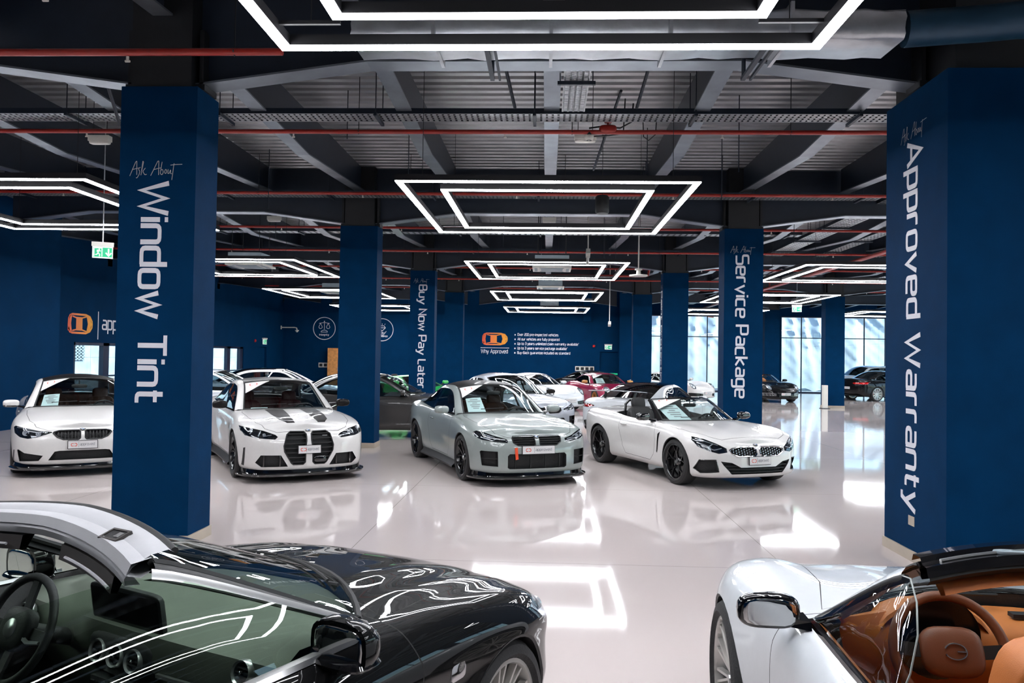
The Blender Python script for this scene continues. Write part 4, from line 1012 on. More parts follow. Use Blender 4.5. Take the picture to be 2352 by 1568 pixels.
    # ---- interior
    xw = float(E[0][0]); zw = float(E[0][2]); xc = float(C[0][0])
    if sp.get('interior', True):
        ds = MB(); rows_ = []
        for y in np.linspace(-.70, .70, 15):
            q = (1-(y/.72)**2); xx = xw+(xc-xw)*q-.04; hump = .045*math.exp(-((y-.37)/.16)**2)
            dk = sp.get('dk', 1); xq = sp.get('dface', xw-.04-.55*dk)-.03*q; L_ = lambda t: xx+(xq-xx)*t; rows_.append([(xx, y, zw-.03), (L_(.4), y, zw-.015+hump*.6), (L_(.8), y, zw-.01+hump), (xq, y, zw-.05), (xq-.01, y, zw-.16), (xq+.10, y, zw-.34), (xq+.14, y, .42)])
        ds.grid(rows_); ds.build('dashboard', M[gh.get('dash', 'int_black')], root, smooth=55)
        st_ = sp.get('stpos', (xw-.33, .37, zw-.09)); st_ and steering(root, *st_, M['int_black'])
        sx = sp.get('seatx', xw-1.05)
        for y in ((.37, -.37) if sx > -4 else ()): seat(root, sx, y, .38 if sp.get('low', 1) else .5, INT)
        if sp.get('rearseat', True) and not opened:
            MB().sell((sx-.75, 0, .55), (.28, .60, .12), .4, 18, 8).sell((sx-1.0, 0, .78), (.10, .60, .26), .4, 18, 8).build('rear_seat', INT, root, smooth=60)
        if sp.get('wb') and 'dk' not in sp: p = GF(0, iw*.82, -.09); MB().sell(tuple(p), (.02, .12, .033), .5, 14, 8).tube([tuple(p), tuple(GF(0, iw*.86, -.005))], .01, 6).build('rear_view_mirror', M['int_black'], root, smooth=50)
    for a, b_ in ((-.02, .55), (-.62, -.05)):
        MB().tube([tuple(GF(s_, .9+.3*abs(s_-a), .012)) for s_ in np.linspace(a, a+.55, 8)], .006, 6).build('wiper', M['matt_black'], root)
    # ---- door mirrors
    mx, my, mz = sp['mirror']; mc = sp.get('mmat', pm)
    for sg in (1, -1):
        q = MB(); ms_ = sp.get('ms', (.065, .115, .062)); q.sell((0, 0, 0), ms_, .62, 20, 12)
        for i, v in enumerate(q.v):
            x, y, z = v; k = 1-.55*max(0, x)/ms_[0]*max(0, y*sg)/ms_[1]; q.v[i] = (max(x, -.03), y, z*k)
        o = q.build('mirror', M[mc], root, smooth=45, loc=(mx, sg*my, mz))
        am = sp.get('arm', .20); pb = (mx+.02, sg*(my-.25), B.top(mx, my-.27)-.01)
        MB().add(*(lambda A, C_: ([A[i] for i in range(4)]+[C_[i] for i in range(4)], [(i, (i+1) % 4, 4+(i+1) % 4, 4+i) for i in range(4)]))(
            [(.03, -sg*.06, -.045), (-.02, -sg*.06, -.05), (-.02, -sg*.06, -.02), (.03, -sg*.06, -.02)],
            [(.07, -sg*am, pb[2]-mz-.01), (-.06, -sg*am, pb[2]-mz-.01), (-.05, -sg*am, pb[2]-mz+.02), (.06, -sg*am, pb[2]-mz+.02)])).build('mirror_arm', M['gloss_black'], o)
        MB().sell((-.031, 0, 0), (.004, ms_[1]*.84, ms_[2]*.78), .55, 16, 8).build('mirror_glass', M['mirror'], o, smooth=40)
        if sp.get('mtrim'): MB().sell((0.004, 0, -ms_[2]*.62), (ms_[0]*1.0, ms_[1]*.98, .016), .6, 16, 6).build('mirror_base', M[sp['mtrim']], o, smooth=40)
    # ---- handles, lip, skirts, underbody
    for hx, hz in sp.get('handles', []):
        for sg in (1, -1):
            p = B.sd(hx, hz, sg); MB().sell((p.x, p.y+sg*.012, p.z), (.10, .012, .013), .6, 14, 6).build('door_handle', M[sp.get('hmat', pm)], root, smooth=50)
    if sp.get('lip'):
        lm, z0, ov, xmin = sp['lip']; Q = [p for p in O if p[0] > xmin]; T = []
        for i, p in enumerate(Q):
            a, b_ = np.array(Q[max(0, i-1)]), np.array(Q[min(len(Q)-1, i+1)]); t = b_-a; nn = np.array((-t[1], t[0])); nn /= np.linalg.norm(nn)+1e-9
            nn = nn if nn @ np.array((1, .3)) > 0 else -nn
            if p[1] < 1e-3: nn = np.array((1., 0))
            T.append([(p[0]+nn[0]*o_, max(0, p[1]+nn[1]*o_), z) for o_, z in ((-.12, z0-.01), (ov, z0), (ov+.004, z0+.022), (-.02, z0+.045), (-.03, z0+.10))])
        full = [[(x, -y, z) for x, y, z in r_] for r_ in T[::-1]]+T[1:]
        MB().grid(full).build('front_splitter', M[lm], root, smooth=35)
    if sp.get('skirt'):
        for sg in (1, -1):
            rr_ = []
            for x in np.linspace(hb-ar-.02, -hb+ar+.02, 12):
                y = OY(x); rr_.append([(x, sg*(y+o_), z) for o_, z in ((-.10, .13), (.025, .135), (.03, .16), (-.015, .20), (-.03, .25))])
            MB().grid(rr_).build('side_skirt', M[sp['skirt']], root, smooth=35)
    ub = MB(); xs = np.linspace(sp['out'][-1][0]+.12, sp['out'][0][0]-.12, 30); ub.grid([[(x, y*max(.05, OY(x)-.14), float(B.zb(x))+.015) for y in (-1, -.5, 0, .5, 1)] for x in xs]).build('underbody', M['matt_black'], root)
    # ---- wheels
    for xa, sy_ in ((hb, 1), (hb, -1), (-hb, 1), (-hb, -1)):
        ws_ = sp.get('wheel', ('twin', .26, 'rim_black', 5, None)); w_ = sp.get('tw', .25)+(.02 if xa < 0 else 0)
        o = wheel(ws_[0], R, w_, ws_[1], ws_[2], ws_[3], ws_[4]); o.parent = root
        yo = OY(xa)+sp.get('flf' if xa > 0 else 'flr', .02)-.018-w_/2
        o.location = (xa, sy_*yo, R); o.rotation_euler = (0, 0, 0 if sy_ > 0 else pi)
        if sp.get('steer') and xa > 0: o.rotation_euler = (0, 0, (0 if sy_ > 0 else pi)+math.radians(sp['steer']))
    # ---- plate, badge, sticker, price sheet
    if sp.get('plate'):
        y, z, w_ = sp['plate']; p = B.fr(y, z); number_plate(root, (p.x+.02, y, z), w=w_, nx=(1, 0, .05))
    if sp.get('rplate'):
        z, = sp['rplate']; p = B.fr(0, z, -1); number_plate(root, (p.x-.015, 0, z), nx=(-1, 0, 0))
    if sp.get('badge'):
        x = sp['badge']; z = B.top(x, 0); roundel(root, (x, 0, z+.003), (z-B.top(x+.02, 0), 0, .03))
    if sp.get('sticker'):
        q = MB(); tq = 7.0 if opened else 7.6; a, b_, c, d = (-.96, tq), (-.96, tq-3.4), (-.28, tq+.15), None; N = 6; idx = {}; vs = []; fs_ = []
        for i in range(N+1):
            for j in range(N+1-i):
                u, v = i/N, j/N; s_ = a[0]+(c[0]-a[0])*u+(b_[0]-a[0])*v; t = a[1]+(c[1]-a[1])*u+(b_[1]-a[1])*v; idx[i, j] = len(vs); vs.append(tuple(GF(s_, t, .005)))
        for i in range(N):
            for j in range(N-i):
                fs_.append((idx[i, j], idx[i+1, j], idx[i, j+1]))
                if i+j < N-1: fs_.append((idx[i+1, j], idx[i+1, j+1], idx[i, j+1]))
        st = q.add(vs, fs_).build('screen_sticker', M['plate'], root)
        q = MB()
        for cc in (arc(-.80, 6.6, .045, 60, 300, 8, ry=.42), arc(-.70, 6.75, .045, -120, 120, 8, ry=.42)):
            L, R_ = ribbon(cc, .02); n = len(L); q.add([tuple(GF(p[0], p[1], .007)) for p in L]+[tuple(GF(p[0], p[1], .007)) for p in R_], [(i, n+i, n+i+1, i+1) for i in range(n-1)])
        q.build('logo', M['print_red'], st)
    if sp.get('sheet'):
        s0, s1, t0, t1, tilt = sp['sheet'][0]
        q = MB().grid([[tuple(GF(s_+tilt*(t-t0)/(t1-t0), t, -.035)) for s_ in np.linspace(s0, s1, 5)] for t in np.linspace(t0, t1, 5)])
        o = q.build('price_sheet', M['paper']); o.location = root.location; o.rotation_euler = root.rotation_euler; tag(o, sp['sheet'][1], 'price sheet')
        q = MB()
        for k, ww in enumerate((.5, .8, .3, .6, .5, .35)):
            t = t1-(t1-t0)*(.12+.12*k); rr_ = [[tuple(GF(s_+tilt*(tt-t0)/(t1-t0), tt, -.033)) for s_ in np.linspace(s0+(s1-s0)*(.5-ww/2), s0+(s1-s0)*(.5+ww/2), 4)] for tt in (t, t-.05*(t1-t0))]
            q.grid(rr_)
        tag(q.build('print', M['print_grey'], o), kind='stuff')
    if sp.get('extra'): sp['extra'](root, B, GF, dict(Ec=Ec, Dc=Dc, ms=ms, tz=tz, yb=yb, PM=PM, OY=OY))
    bm_obj(B.bm, 'body', B.mats, root, smooth=50)
    return root
# ------------------------------------------------------------------ shapes of the cars
def box(a, b, c, d): return [(a, c), (b, c), (b, d), (a, d)]
HOOD_BMW = lambda xf, xw, yw: [(xf, -.45), (xf+.01, 0), (xf, .45), (xf-.10, .60), (xf-.30, .69), (xf-.7, .735), (xw+.25, .74), (xw+.02, yw), (xw+.25, .45), (xw+.34, 0), (xw+.25, -.45), (xw+.02, -yw), (xw+.25, -.74), (xf-.7, -.735), (xf-.30, -.69), (xf-.10, -.60)]
S_M2 = dict(wb=2.747, R=.345, arch=.385, flf=.015, flr=.035, waist=.02,
 out=[(2.20, 0), (2.185, .32), (2.14, .58), (2.04, .78), (1.86, .885), (1.62, .925), (1.37, .935), (.9, .905), (.3, .89), (-.4, .892), (-1.0, .915), (-1.37, .935), (-1.8, .915), (-2.1, .85), (-2.28, .68), (-2.36, .4), (-2.38, 0)],
 zb=[(-2.38, .30), (-1.9, .24), (-1, .19), (1, .19), (1.9, .17), (2.2, .16)],
 zs=[(2.2, .72), (2.02, .765), (1.75, .82), (1.37, .865), (.9, .905), (.3, .93), (-.5, .95), (-1.3, .985), (-2.0, 1.0), (-2.38, .95)],
 zc=[(2.2, .745), (2.05, .81), (1.7, .88), (1.25, .94), (.9, .975), (.3, 1.0), (-1, 1.04), (-1.7, 1.07), (-2.2, 1.08), (-2.38, 1.0)],
 front=[(0, -.10), (.05, -.02), (.2, 0), (.5, .0), (.70, -.01), (.85, -.035), (.95, -.07), (1, -.14)],
 bulge=[(1.5, .38, .45, .10, .012), (1.5, -.38, .45, .10, .012)],
 gh=dict(C=[(.99, None), (.10, 1.39), (-.45, 1.445), (-1.02, 1.40), (-1.78, None)], E=[(.64, .66, None), (-.06, .545, 1.325), (-.5, .555, 1.365), (-.98, .53, 1.315), (-1.66, .585, None)],
  D=[(.60, .785, None), (-.04, .64, 1.265), (-.5, .65, 1.305), (-.98, .64, 1.235), (-1.40, .765, None)], belt=[(.7, .79), (0, .80), (-.8, .80), (-1.6, .78)], roof='carbon', trim='gloss_black', bp=[-.62], int='int_brown'),
 mirror=(.50, .98, 1.0), handles=[(-.42, .80)], lip=('gloss_black', .11, .03, 1.72), skirt='matt_black', wheel=('twin', .268, 'rim_black', 5, None), plate=(0, .525, .50), badge=2.10, sticker=1, interior=True,
 sheet=((-.90, -.52, .8, 4.4, .0), 'white price sheet standing behind the windscreen of the grey coupe'),
 extra=lambda root, B, GF, K: MB().obox((B.fr(-.33, .50).x+.012, -.335, .475), (.004, 0, 0), (0, .021, .004), (.006, -.010, .085)).build('tow_strap', M['orange_strap'], root),
 feat=[('seam', 'bonnet', 'z', HOOD_BMW(2.09, .70, .69), dict(both=False, part='bonnet', lim=lambda c: c.z > .68)),
  ('seam', 'door', 'y', [(.66, .66), (.60, .40), (.52, .275), (-.40, .275), (-.56, .40), (-.66, .70), (-.62, .88), (-.60, 1.2), (.62, 1.2), (.68, .82)], dict(part='door')),
  ('recess', 'headlight', 'x', [(.455, .625), (.45, .675), (.60, .715), (.74, .765), (.83, .785), (.872, .76), (.865, .70), (.80, .665), (.62, .64)], dict(depth=.035, mat='lens_dark', lens='g_lens', strips=[([(.50, .665), (.60, .68), (.66, .655), (.80, .70)], .006, 'drl'), ([(.62, .70), (.78, .75)], .006, 'drl')], orbs=[(.70, .70, .025)], stdep=.018)),
  ('recess', 'grille', 'x', [(.035, .71), (.035, .595), (.06, .575), (.30, .585), (.375, .63), (.385, .69), (.36, .715), (.06, .72)], dict(depth=.05, frame=(.007, 'matt_black'), slats=('h', 5, 'matt_black', .007))),
  ('recess', 'lower_intake', 'x', [(-.43, .47), (-.46, .44), (-.46, .275), (-.43, .255), (.43, .255), (.46, .275), (.46, .44), (.43, .47)], dict(both=False, depth=.07, slats=('v', 4, 'matt_black', .005))),
  ('recess', 'corner_intake', 'x', [(.60, .505), (.595, .29), (.80, .305), (.825, .50), (.81, .515)], dict(depth=.08, slats=('h', 1, 'matt_black', .005)))])
def shift(P, dx): return [(p[0]+dx, *p[1:]) for p in P]
S_M3 = dict(wb=2.857, R=.35, arch=.39, flf=.015, flr=.03, waist=.02,
 out=[(2.30, 0), (2.285, .34), (2.24, .60), (2.13, .79), (1.94, .89), (1.70, .935), (1.43, .945), (.9, .91), (.3, .90), (-.5, .90), (-1.1, .92), (-1.43, .935), (-1.9, .91), (-2.2, .85), (-2.38, .68), (-2.47, .4), (-2.49, 0)],
 zb=[(-2.49, .30), (-1.9, .24), (-1, .19), (1, .19), (1.9, .17), (2.3, .15)],
 zs=[(2.3, .74), (2.12, .785), (1.85, .83), (1.43, .88), (.9, .92), (.3, .945), (-.5, .965), (-1.3, .99), (-2.1, 1.02), (-2.49, .97)],
 zc=[(2.3, .775), (2.15, .84), (1.8, .90), (1.35, .955), (.95, .985), (.3, 1.0), (-1.2, 1.04), (-1.9, 1.08), (-2.3, 1.09), (-2.49, 1.0)],
 front=[(0, -.10), (.05, -.02), (.2, 0), (.5, .0), (.70, -.01), (.85, -.035), (.95, -.07), (1, -.14)],
 bulge=[(1.5, .33, .55, .10, .014), (1.5, -.33, .55, .10, .014)],
 gh=dict(C=[(1.03, None), (.15, 1.405), (-.40, 1.433), (-1.10, 1.395), (-1.80, None)], E=[(.68, .67, None), (-.02, .555, 1.355), (-.45, .565, 1.395), (-1.05, .54, 1.345), (-1.70, .60, None)],
  D=[(.64, .795, None), (.00, .655, 1.295), (-.45, .665, 1.335), (-1.05, .65, 1.275), (-1.55, .775, None)], belt=[(.7, .80), (0, .81), (-.9, .81), (-1.7, .79)], roof='carbon', trim='gloss_black', bp=[-.42], int='int_red', sg='g_side'),
 mirror=(.52, 1.0, 1.035), mmat='carbon', handles=[(-.30, .84), (-1.2, .86)], lip=('gloss_black', .10, .035, 1.80), skirt='matt_black', wheel=('V', .272, 'rim_black', 5, None), plate=(0, .475, .32), badge=2.17, sticker=1,
 sheet=((-.86, -.50, .15, .9, .0), 'small white price sheet lying flat on the dashboard of the striped saloon'),
 feat=[('patch', 'bonnet_stripe', 'z', [(1.07, .13), (.99, .40), (1.50, .40), (1.90, .36), (2.07, .28), (2.09, .17), (1.60, .15)], dict(mat='carbon', lim=lambda c: c.z > .7)),
  ('seam', 'bonnet', 'z', HOOD_BMW(2.19, .74, .70), dict(both=False, part='bonnet', lim=lambda c: c.z > .70)),
  ('seam', 'door', 'y', [(.72, .66), (.66, .40), (.58, .275), (-.25, .275), (-.36, .40), (-.42, .70), (-.40, 1.2), (.66, 1.2), (.74, .84)], dict(part='front_door')),
  ('seam', 'door', 'y', [(-.44, .70), (-.38, .40), (-.28, .275), (-.90, .275), (-1.06, .55), (-1.16, .75), (-1.30, .9), (-1.34, 1.2), (-.42, 1.2)], dict(part='rear_door')),
  ('patch', 'wing_vent', 'y', [(.83, .78), (.87, .76), (.86, .50), (.83, .52)], dict(mat='gloss_black')),
  ('recess', 'headlight', 'x', [(.44, .66), (.47, .69), (.62, .745), (.80, .785), (.90, .80), (.90, .74), (.86, .68), (.72, .645), (.48, .625)], dict(depth=.035, mat='lens_dark', lens='g_lens', strips=[([(.66, .74), (.70, .67)], .010, 'drl'), ([(.76, .765), (.80, .70)], .010, 'drl'), ([(.52, .69), (.64, .665)], .005, 'drl')], orbs=[(.62, .69, .022)], stdep=.018)),
  ('recess', 'grille', 'x', [(.035, .60), (.035, .69), (.065, .725), (.26, .73), (.315, .69), (.36, .53), (.35, .45), (.255, .285), (.225, .26), (.085, .26), (.055, .29), (.05, .5)], dict(depth=.06, frame=(.010, 'matt_black'), slats=('h', 7, 'matt_black', .009), shrink=.03)),
  ('recess', 'lower_intake', 'x', [(.40, .40), (.67, .405), (.74, .30), (.66, .235), (.30, .235)], dict(depth=.05, slats=('v', 2, 'gloss_black', .010))),
  ('patch', 'air_slit', 'x', [(.855, .51), (.875, .50), (.885, .25), (.86, .24)], dict(mat='matt_black'))])
def m3_extra(root, B, GF, K):
    p = B.fr(.16, .33); MB().sell((p.x-.005, .16, .33), (.03, .09, .045), .35, 16, 8).build('radar_sensor', M['gloss_black'], root, smooth=40)
    for sg in (1,):
        p = B.fr(.24, .665); MB().box(p.x-.012, p.x-.004, .20, .27, .66, .672).build('grille_badge', M['satin'], root)
    # handwriting in white marker on the right rear side glass
    q = MB(); lw = [[(0, 0), (.02, .10), (.06, .12), (.06, .05), (.02, .06)], [(.10, .0), (.10, .12), (.16, .12), (.16, .0), (.10, .0)], [(.20, 0), (.20, .12), (.26, .12), (.26, 0), (.2, 0)], [(.30, .12), (.30, .0), (.36, .02), (.34, .07), (.30, .06)]]
    poly_text(lw, (-.30, -.755, 1.06), (-1, 0, 0), (0, .45, 1), 1, .008, mb=q); q.build('marker_writing', M['white_letter'], root)
S_M3['extra'] = m3_extra
S_M4 = {**S_M2, **dict(wb=2.812, R=.345, out=[(2.24, 0), (2.22, .34), (2.17, .60), (2.06, .79), (1.88, .88), (1.66, .92), (1.40, .93), (.9, .895), (.3, .88), (-.5, .885), (-1.1, .91), (-1.4, .93), (-1.85, .91), (-2.15, .84), (-2.33, .68), (-2.41, .4), (-2.43, 0)],
 zb=[(-2.43, .30), (-1.9, .24), (-1, .19), (1, .19), (1.9, .17), (2.24, .15)],
 zs=[(2.24, .69), (2.06, .735), (1.8, .79), (1.4, .85), (.9, .895), (.3, .92), (-.5, .94), (-1.3, .97), (-2.0, 1.0), (-2.43, .95)],
 zc=[(2.24, .72), (2.09, .785), (1.75, .86), (1.3, .93), (.93, .965), (.3, 1.0), (-1, 1.03), (-1.7, 1.06), (-2.2, 1.07), (-2.43, 1.0)],
 mirror=(.50, .97, .99), plate=(0, .47, .38), badge=2.12, extra=None, skirt='matt_black', mmat='p_white', mtrim='gloss_black',
 sheet=((-.88, -.50, .6, 3.6, .0), 'white price sheet behind the windscreen of the leftmost white coupe'),
 feat=[('seam', 'bonnet', 'z', HOOD_BMW(2.12, .72, .69), dict(both=False, part='bonnet', lim=lambda c: c.z > .66)),
  ('seam', 'door', 'y', [(.66, .66), (.60, .40), (.52, .275), (-.40, .275), (-.56, .40), (-.66, .70), (-.62, .88), (-.60, 1.2), (.62, 1.2), (.68, .82)], dict(part='door')),
  ('recess', 'headlight', 'x', [(.40, .645), (.40, .66), (.56, .675), (.74, .715), (.86, .74), (.885, .72), (.87, .64), (.80, .585), (.70, .565), (.58, .585), (.48, .62)], dict(depth=.035, mat='lens_dark', lens='g_lens', strips=[([(.50, .66), (.84, .72)], .006, 'drl')], orbs=[(.73, .645, .042), (.57, .63, .034)], stdep=.018)),
  ('recess', 'grille', 'x', [(.03, .66), (.03, .57), (.05, .545), (.25, .545), (.33, .58), (.385, .64), (.37, .66), (.30, .675), (.05, .675)], dict(depth=.05, frame=(.009, 'matt_black'), slats=('v', 8, 'matt_black', .006))),
  ('recess', 'lower_intake', 'x', [(-.36, .375), (-.44, .25), (.44, .25), (.36, .375), (.30, .385), (-.30, .385)], dict(both=False, depth=.07)),
  ('recess', 'corner_intake', 'x', [(.505, .32), (.56, .245), (.80, .235), (.83, .40), (.815, .41), (.74, .36)], dict(depth=.07)),
  ('patch', 'air_slit', 'x', [(.865, .40), (.88, .39), (.89, .24), (.87, .235)], dict(mat='matt_black'))])}
S_Z4 = dict(wb=2.47, R=.335, arch=.378, flf=.02, flr=.03, waist=.03,
 out=[(2.03, 0), (2.01, .34), (1.95, .60), (1.83, .79), (1.66, .885), (1.45, .925), (1.235, .93), (.8, .90), (.3, .885), (-.4, .89), (-.9, .915), (-1.235, .93), (-1.6, .91), (-1.9, .85), (-2.12, .70), (-2.26, .4), (-2.29, 0)],
 zb=[(-2.29, .32), (-1.7, .24), (-1, .18), (.9, .18), (1.7, .17), (2.03, .17)],
 zs=[(2.03, .645), (1.9, .70), (1.7, .765), (1.235, .83), (.8, .855), (.3, .87), (-.3, .875), (-.8, .90), (-1.235, .93), (-1.8, .93), (-2.29, .86)],
 zc=[(2.03, .665), (1.9, .725), (1.6, .80), (1.1, .87), (.7, .90), (.2, .90), (-1, .95), (-1.6, .96), (-2.1, .955), (-2.29, .90)],
 front=[(0, -.10), (.05, -.02), (.2, 0), (.5, .0), (.70, -.01), (.85, -.035), (.95, -.06), (1, -.11)],
 bulge=[(1.30, .68, .38, .14, .02), (1.3, -.68, .38, .14, .02), (1.3, .3, .5, .1, .01), (1.3, -.3, .5, .1, .01)],
 gh=dict(open=True, C=[(.80, None), (.18, 1.225), (.05, 1.235)], E=[(.46, .66, None), (-.08, .565, 1.185), (-.15, .565, 1.20)], D=[(.42, .725, None), (-.10, .605, 1.165), (-.17, .60, 1.18)],
  belt=[(.5, .77), (0, .78), (-.5, .78), (-1.0, .74)], pillar='gloss_black', header='gloss_black', xrear=-.98, yrear=.60, rbow=.12, noside=True, int='int_black'),
 mirror=(.38, .965, .94), mmat='gloss_black', handles=[(-.40, .76)], wheel=('Y', .26, 'rim_black', 5, None), plate=(0, .425, .36), badge=1.93, sticker=1, low=1, seatx=-.42,
 sheet=((-.84, -.38, .5, 5.6, -.12), 'white price sheet standing inside the windscreen of the white roadster'),
 feat=[('seam', 'bonnet', 'z', [(1.83, -.5), (1.85, 0), (1.83, .5), (1.74, .66), (1.5, .82), (1.235, .85), (.85, .83), (.55, .76), (.50, .68), (.80, .4), (.85, 0), (.80, -.4), (.50, -.68), (.55, -.76), (.85, -.83), (1.235, -.85), (1.5, -.82), (1.74, -.66)], dict(both=False, part='bonnet', lim=lambda c: c.z > .62)),
  ('seam', 'door', 'y', [(.62, .60), (.56, .36), (.46, .265), (-.34, .275), (-.46, .40), (-.56, .70), (-.52, 1.1), (.45, 1.1), (.60, .78)], dict(part='door')),
  ('recess', 'wing_vent', 'y', [(.78, .74), (.71, .70), (.66, .42), (.69, .40)], dict(mat='matt_black', depth=.02)),
  ('recess', 'headlight', 'x', [(.50, .545), (.50, .60), (.62, .665), (.76, .725), (.86, .75), (.88, .70), (.85, .62), (.76, .565), (.62, .525)], dict(depth=.04, mat='lens_dark', lens='g_lens', strips=[([(.56, .60), (.66, .575), (.80, .615)], .008, 'drl'), ([(.66, .66), (.72, .62), (.84, .67)], .008, 'drl'), ([(.60, .64), (.84, .725)], .005, 'drl')], orbs=[(.72, .60, .02)], stdep=.02)),
  ('recess', 'grille', 'x', [(.03, .58), (.03, .52), (.06, .485), (.34, .485), (.44, .53), (.465, .575), (.42, .60), (.30, .615), (.06, .615)], dict(depth=.05, frame=(.011, 'chrome'), dots=(10, 4, 'chrome'))),
  ('recess', 'lower_intake', 'x', [(-.60, .42), (-.44, .40), (-.30, .33), (.30, .33), (.44, .40), (.60, .42), (.56, .36), (.44, .235), (-.44, .235), (-.56, .36)], dict(both=False, depth=.06, slats=('h', 4, 'matt_black', .006))),
  ('recess', 'corner_intake', 'x', [(.66, .44), (.62, .27), (.82, .245), (.875, .30), (.84, .43)], dict(depth=.06, frame=(.006, 'gloss_black')))])
def z4_extra(root, B, GF, K):
    for sg in (1, -1):
        MB().tube([(-1.02, sg*.37+a, z) for a, z in ((-.15, .86), (-.14, 1.05), (-.07, 1.12), (.07, 1.12), (.14, 1.05), (.15, .86))], .024, 8).build('roll_hoop', M['gloss_black'], root, smooth=50)
        p = B.sd(-2.0, .86, sg); 
    for sg in (1, -1):
        fs = B.carve([(-1.78, .92), (-1.84, .84), (-2.1, .78), (-2.2, .92)], 'y', sg, lambda c: True)
        if fs:
            k = B.midx(M['tail'])
            for f in fs: f.material_index = k
S_Z4['extra'] = z4_extra
# rear-engined sports coupe family
RND = lambda cy, cz, ry, rz, n=14: [(cy+ry*math.cos(2*pi*k/n), cz+rz*math.sin(2*pi*k/n)) for k in range(n)]
S_911 = dict(nu=110, nv=16, nt=12, wb=2.45, R=.34, arch=.375, flf=.03, flr=.05, waist=.03,
 out=[(2.15, 0), (2.13, .34), (2.07, .58), (1.93, .75), (1.72, .84), (1.45, .89), (1.225, .90), (.7, .87), (.2, .86), (-.4, .87), (-.9, .92), (-1.225, .95), (-1.7, .92), (-2.05, .82), (-2.27, .60), (-2.35, .3), (-2.36, 0)],
 zb=[(-2.36, .28), (-1.7, .22), (-1, .17), (.9, .17), (1.7, .17), (2.15, .16)],
 zs=[(2.15, .54), (1.95, .66), (1.7, .76), (1.225, .84), (.8, .86), (.3, .87), (-.3, .90), (-.8, .93), (-1.225, .93), (-1.8, .86), (-2.36, .70)],
 zc=[(2.15, .56), (1.95, .66), (1.6, .76), (1.2, .83), (.9, .89), (.2, .92), (-1, 1.0), (-1.6, .96), (-2.1, .88), (-2.36, .74)],
 front=[(0, -.10), (.05, -.02), (.2, 0), (.5, .0), (.75, -.02), (.9, -.05), (1, -.10)],
 bulge=[(1.45, .66, .55, .15, .055), (1.45, -.66, .55, .15, .055)],
 gh=dict(C=[(.90, None), (.20, 1.225), (-.30, 1.29), (-.95, 1.22), (-1.75, None)], E=[(.56, .64, None), (.02, .525, 1.18), (-.35, .545, 1.245), (-.95, .52, 1.16), (-1.55, .56, None)],
  D=[(.52, .755, None), (.03, .615, 1.125), (-.35, .64, 1.18), (-.85, .64, 1.10), (-1.20, .76, None)], belt=[(.6, .765), (0, .775), (-.6, .77), (-1.3, .76)], trim='gloss_black', sg='g_side'),
 mirror=(.42, .96, .95), handles=[(-.25, .78)], wheel=('V', .26, 'rim_black', 10, None), plate=(0, .38, .45), sticker=1, seatx=-.35,
 feat=[('recess', 'headlight', 'x', RND(.665, .685, .10, .115), dict(depth=.05, mat='drl', lens='g_lens', frame=(.012, 'lens_dark'), orbs=[(.665, .685, .05)], lim=lambda c: c.z > .5)),
  ('recess', 'lower_intake', 'x', [(.30, .36), (.32, .25), (.80, .25), (.84, .38), (.8, .40)], dict(depth=.05, slats=('h', 3, 'gloss_black', .008))),
  ('seam', 'bonnet', 'z', [(1.98, -.3), (2.0, 0), (1.98, .3), (1.8, .45), (1.1, .52), (1.05, 0), (1.1, -.52), (1.8, -.45)], dict(both=False, part='bonnet', lim=lambda c: c.z > .5)),
  ('seam', 'door', 'y', [(.62, .60), (.56, .36), (.46, .265), (-.50, .275), (-.62, .40), (-.66, .70), (-.60, 1.0), (.55, 1.0), (.62, .78)], dict(part='door'))])
def wing_extra(root, B, GF, K):
    q = MB(); q.grid([[(-2.12-.0+dx, y, 1.16+dz) for dx, dz in ((.16, .0), (.08, .02), (-.12, .045), (-.12, .03), (.08, .0), (.16, .0))] for y in np.linspace(-.72, .72, 9)]).build('rear_wing', K['PM'], root, smooth=40)
    MB().box(-2.10, -1.98, -.42, -.40, .85, 1.17).box(-2.10, -1.98, .40, .42, .85, 1.17).build('wing_strut', M['gloss_black'], root)
S_GT3 = {**S_911, 'extra': wing_extra}
S_CAY = {**S_911, **dict(wheel=('Y', .26, 'rim_bronze', 5, None), mmat='rim_bronze', sheet=((-.86, -.40, .8, 5.0, .0), 'white price sheet inside the windscreen of the magenta coupe'),
 feat=S_911['feat']+[('recess', 'side_intake', 'y', [(-.62, .78), (-.70, .74), (-.80, .50), (-.72, .40), (-.66, .44)], dict(depth=.05, mat='matt_black'))])}
S_CAB = {**S_911, **dict(interior=True, sticker=0, int='int_tan',
 gh=dict(open=True, C=[(.90, None), (.24, 1.215), (.12, 1.23)], E=[(.56, .64, None), (.05, .53, 1.17), (-.02, .53, 1.185)], D=[(.52, .69, None), (.03, .57, 1.145), (-.04, .565, 1.16)],
  belt=[(.6, .765), (0, .775), (-.6, .77), (-1.1, .72)], xrear=-1.0, yrear=.60, rbow=.12, noside=True, int='int_tan', header='p_black'),
 feat=S_911['feat'][:2]+[('seam', 'bonnet', 'z', [(1.98, -.3), (2.0, 0), (1.98, .3), (1.8, .45), (1.1, .52), (1.05, 0), (1.1, -.52), (1.8, -.45)], dict(both=False, part='bonnet', lim=lambda c: c.z > .5)),
  ('recess', 'side_fins', 'x', [(.42, .42), (.42, .30), (.86, .30), (.88, .44)], dict(depth=.05, slats=('h', 3, 'satin', .010)))])}
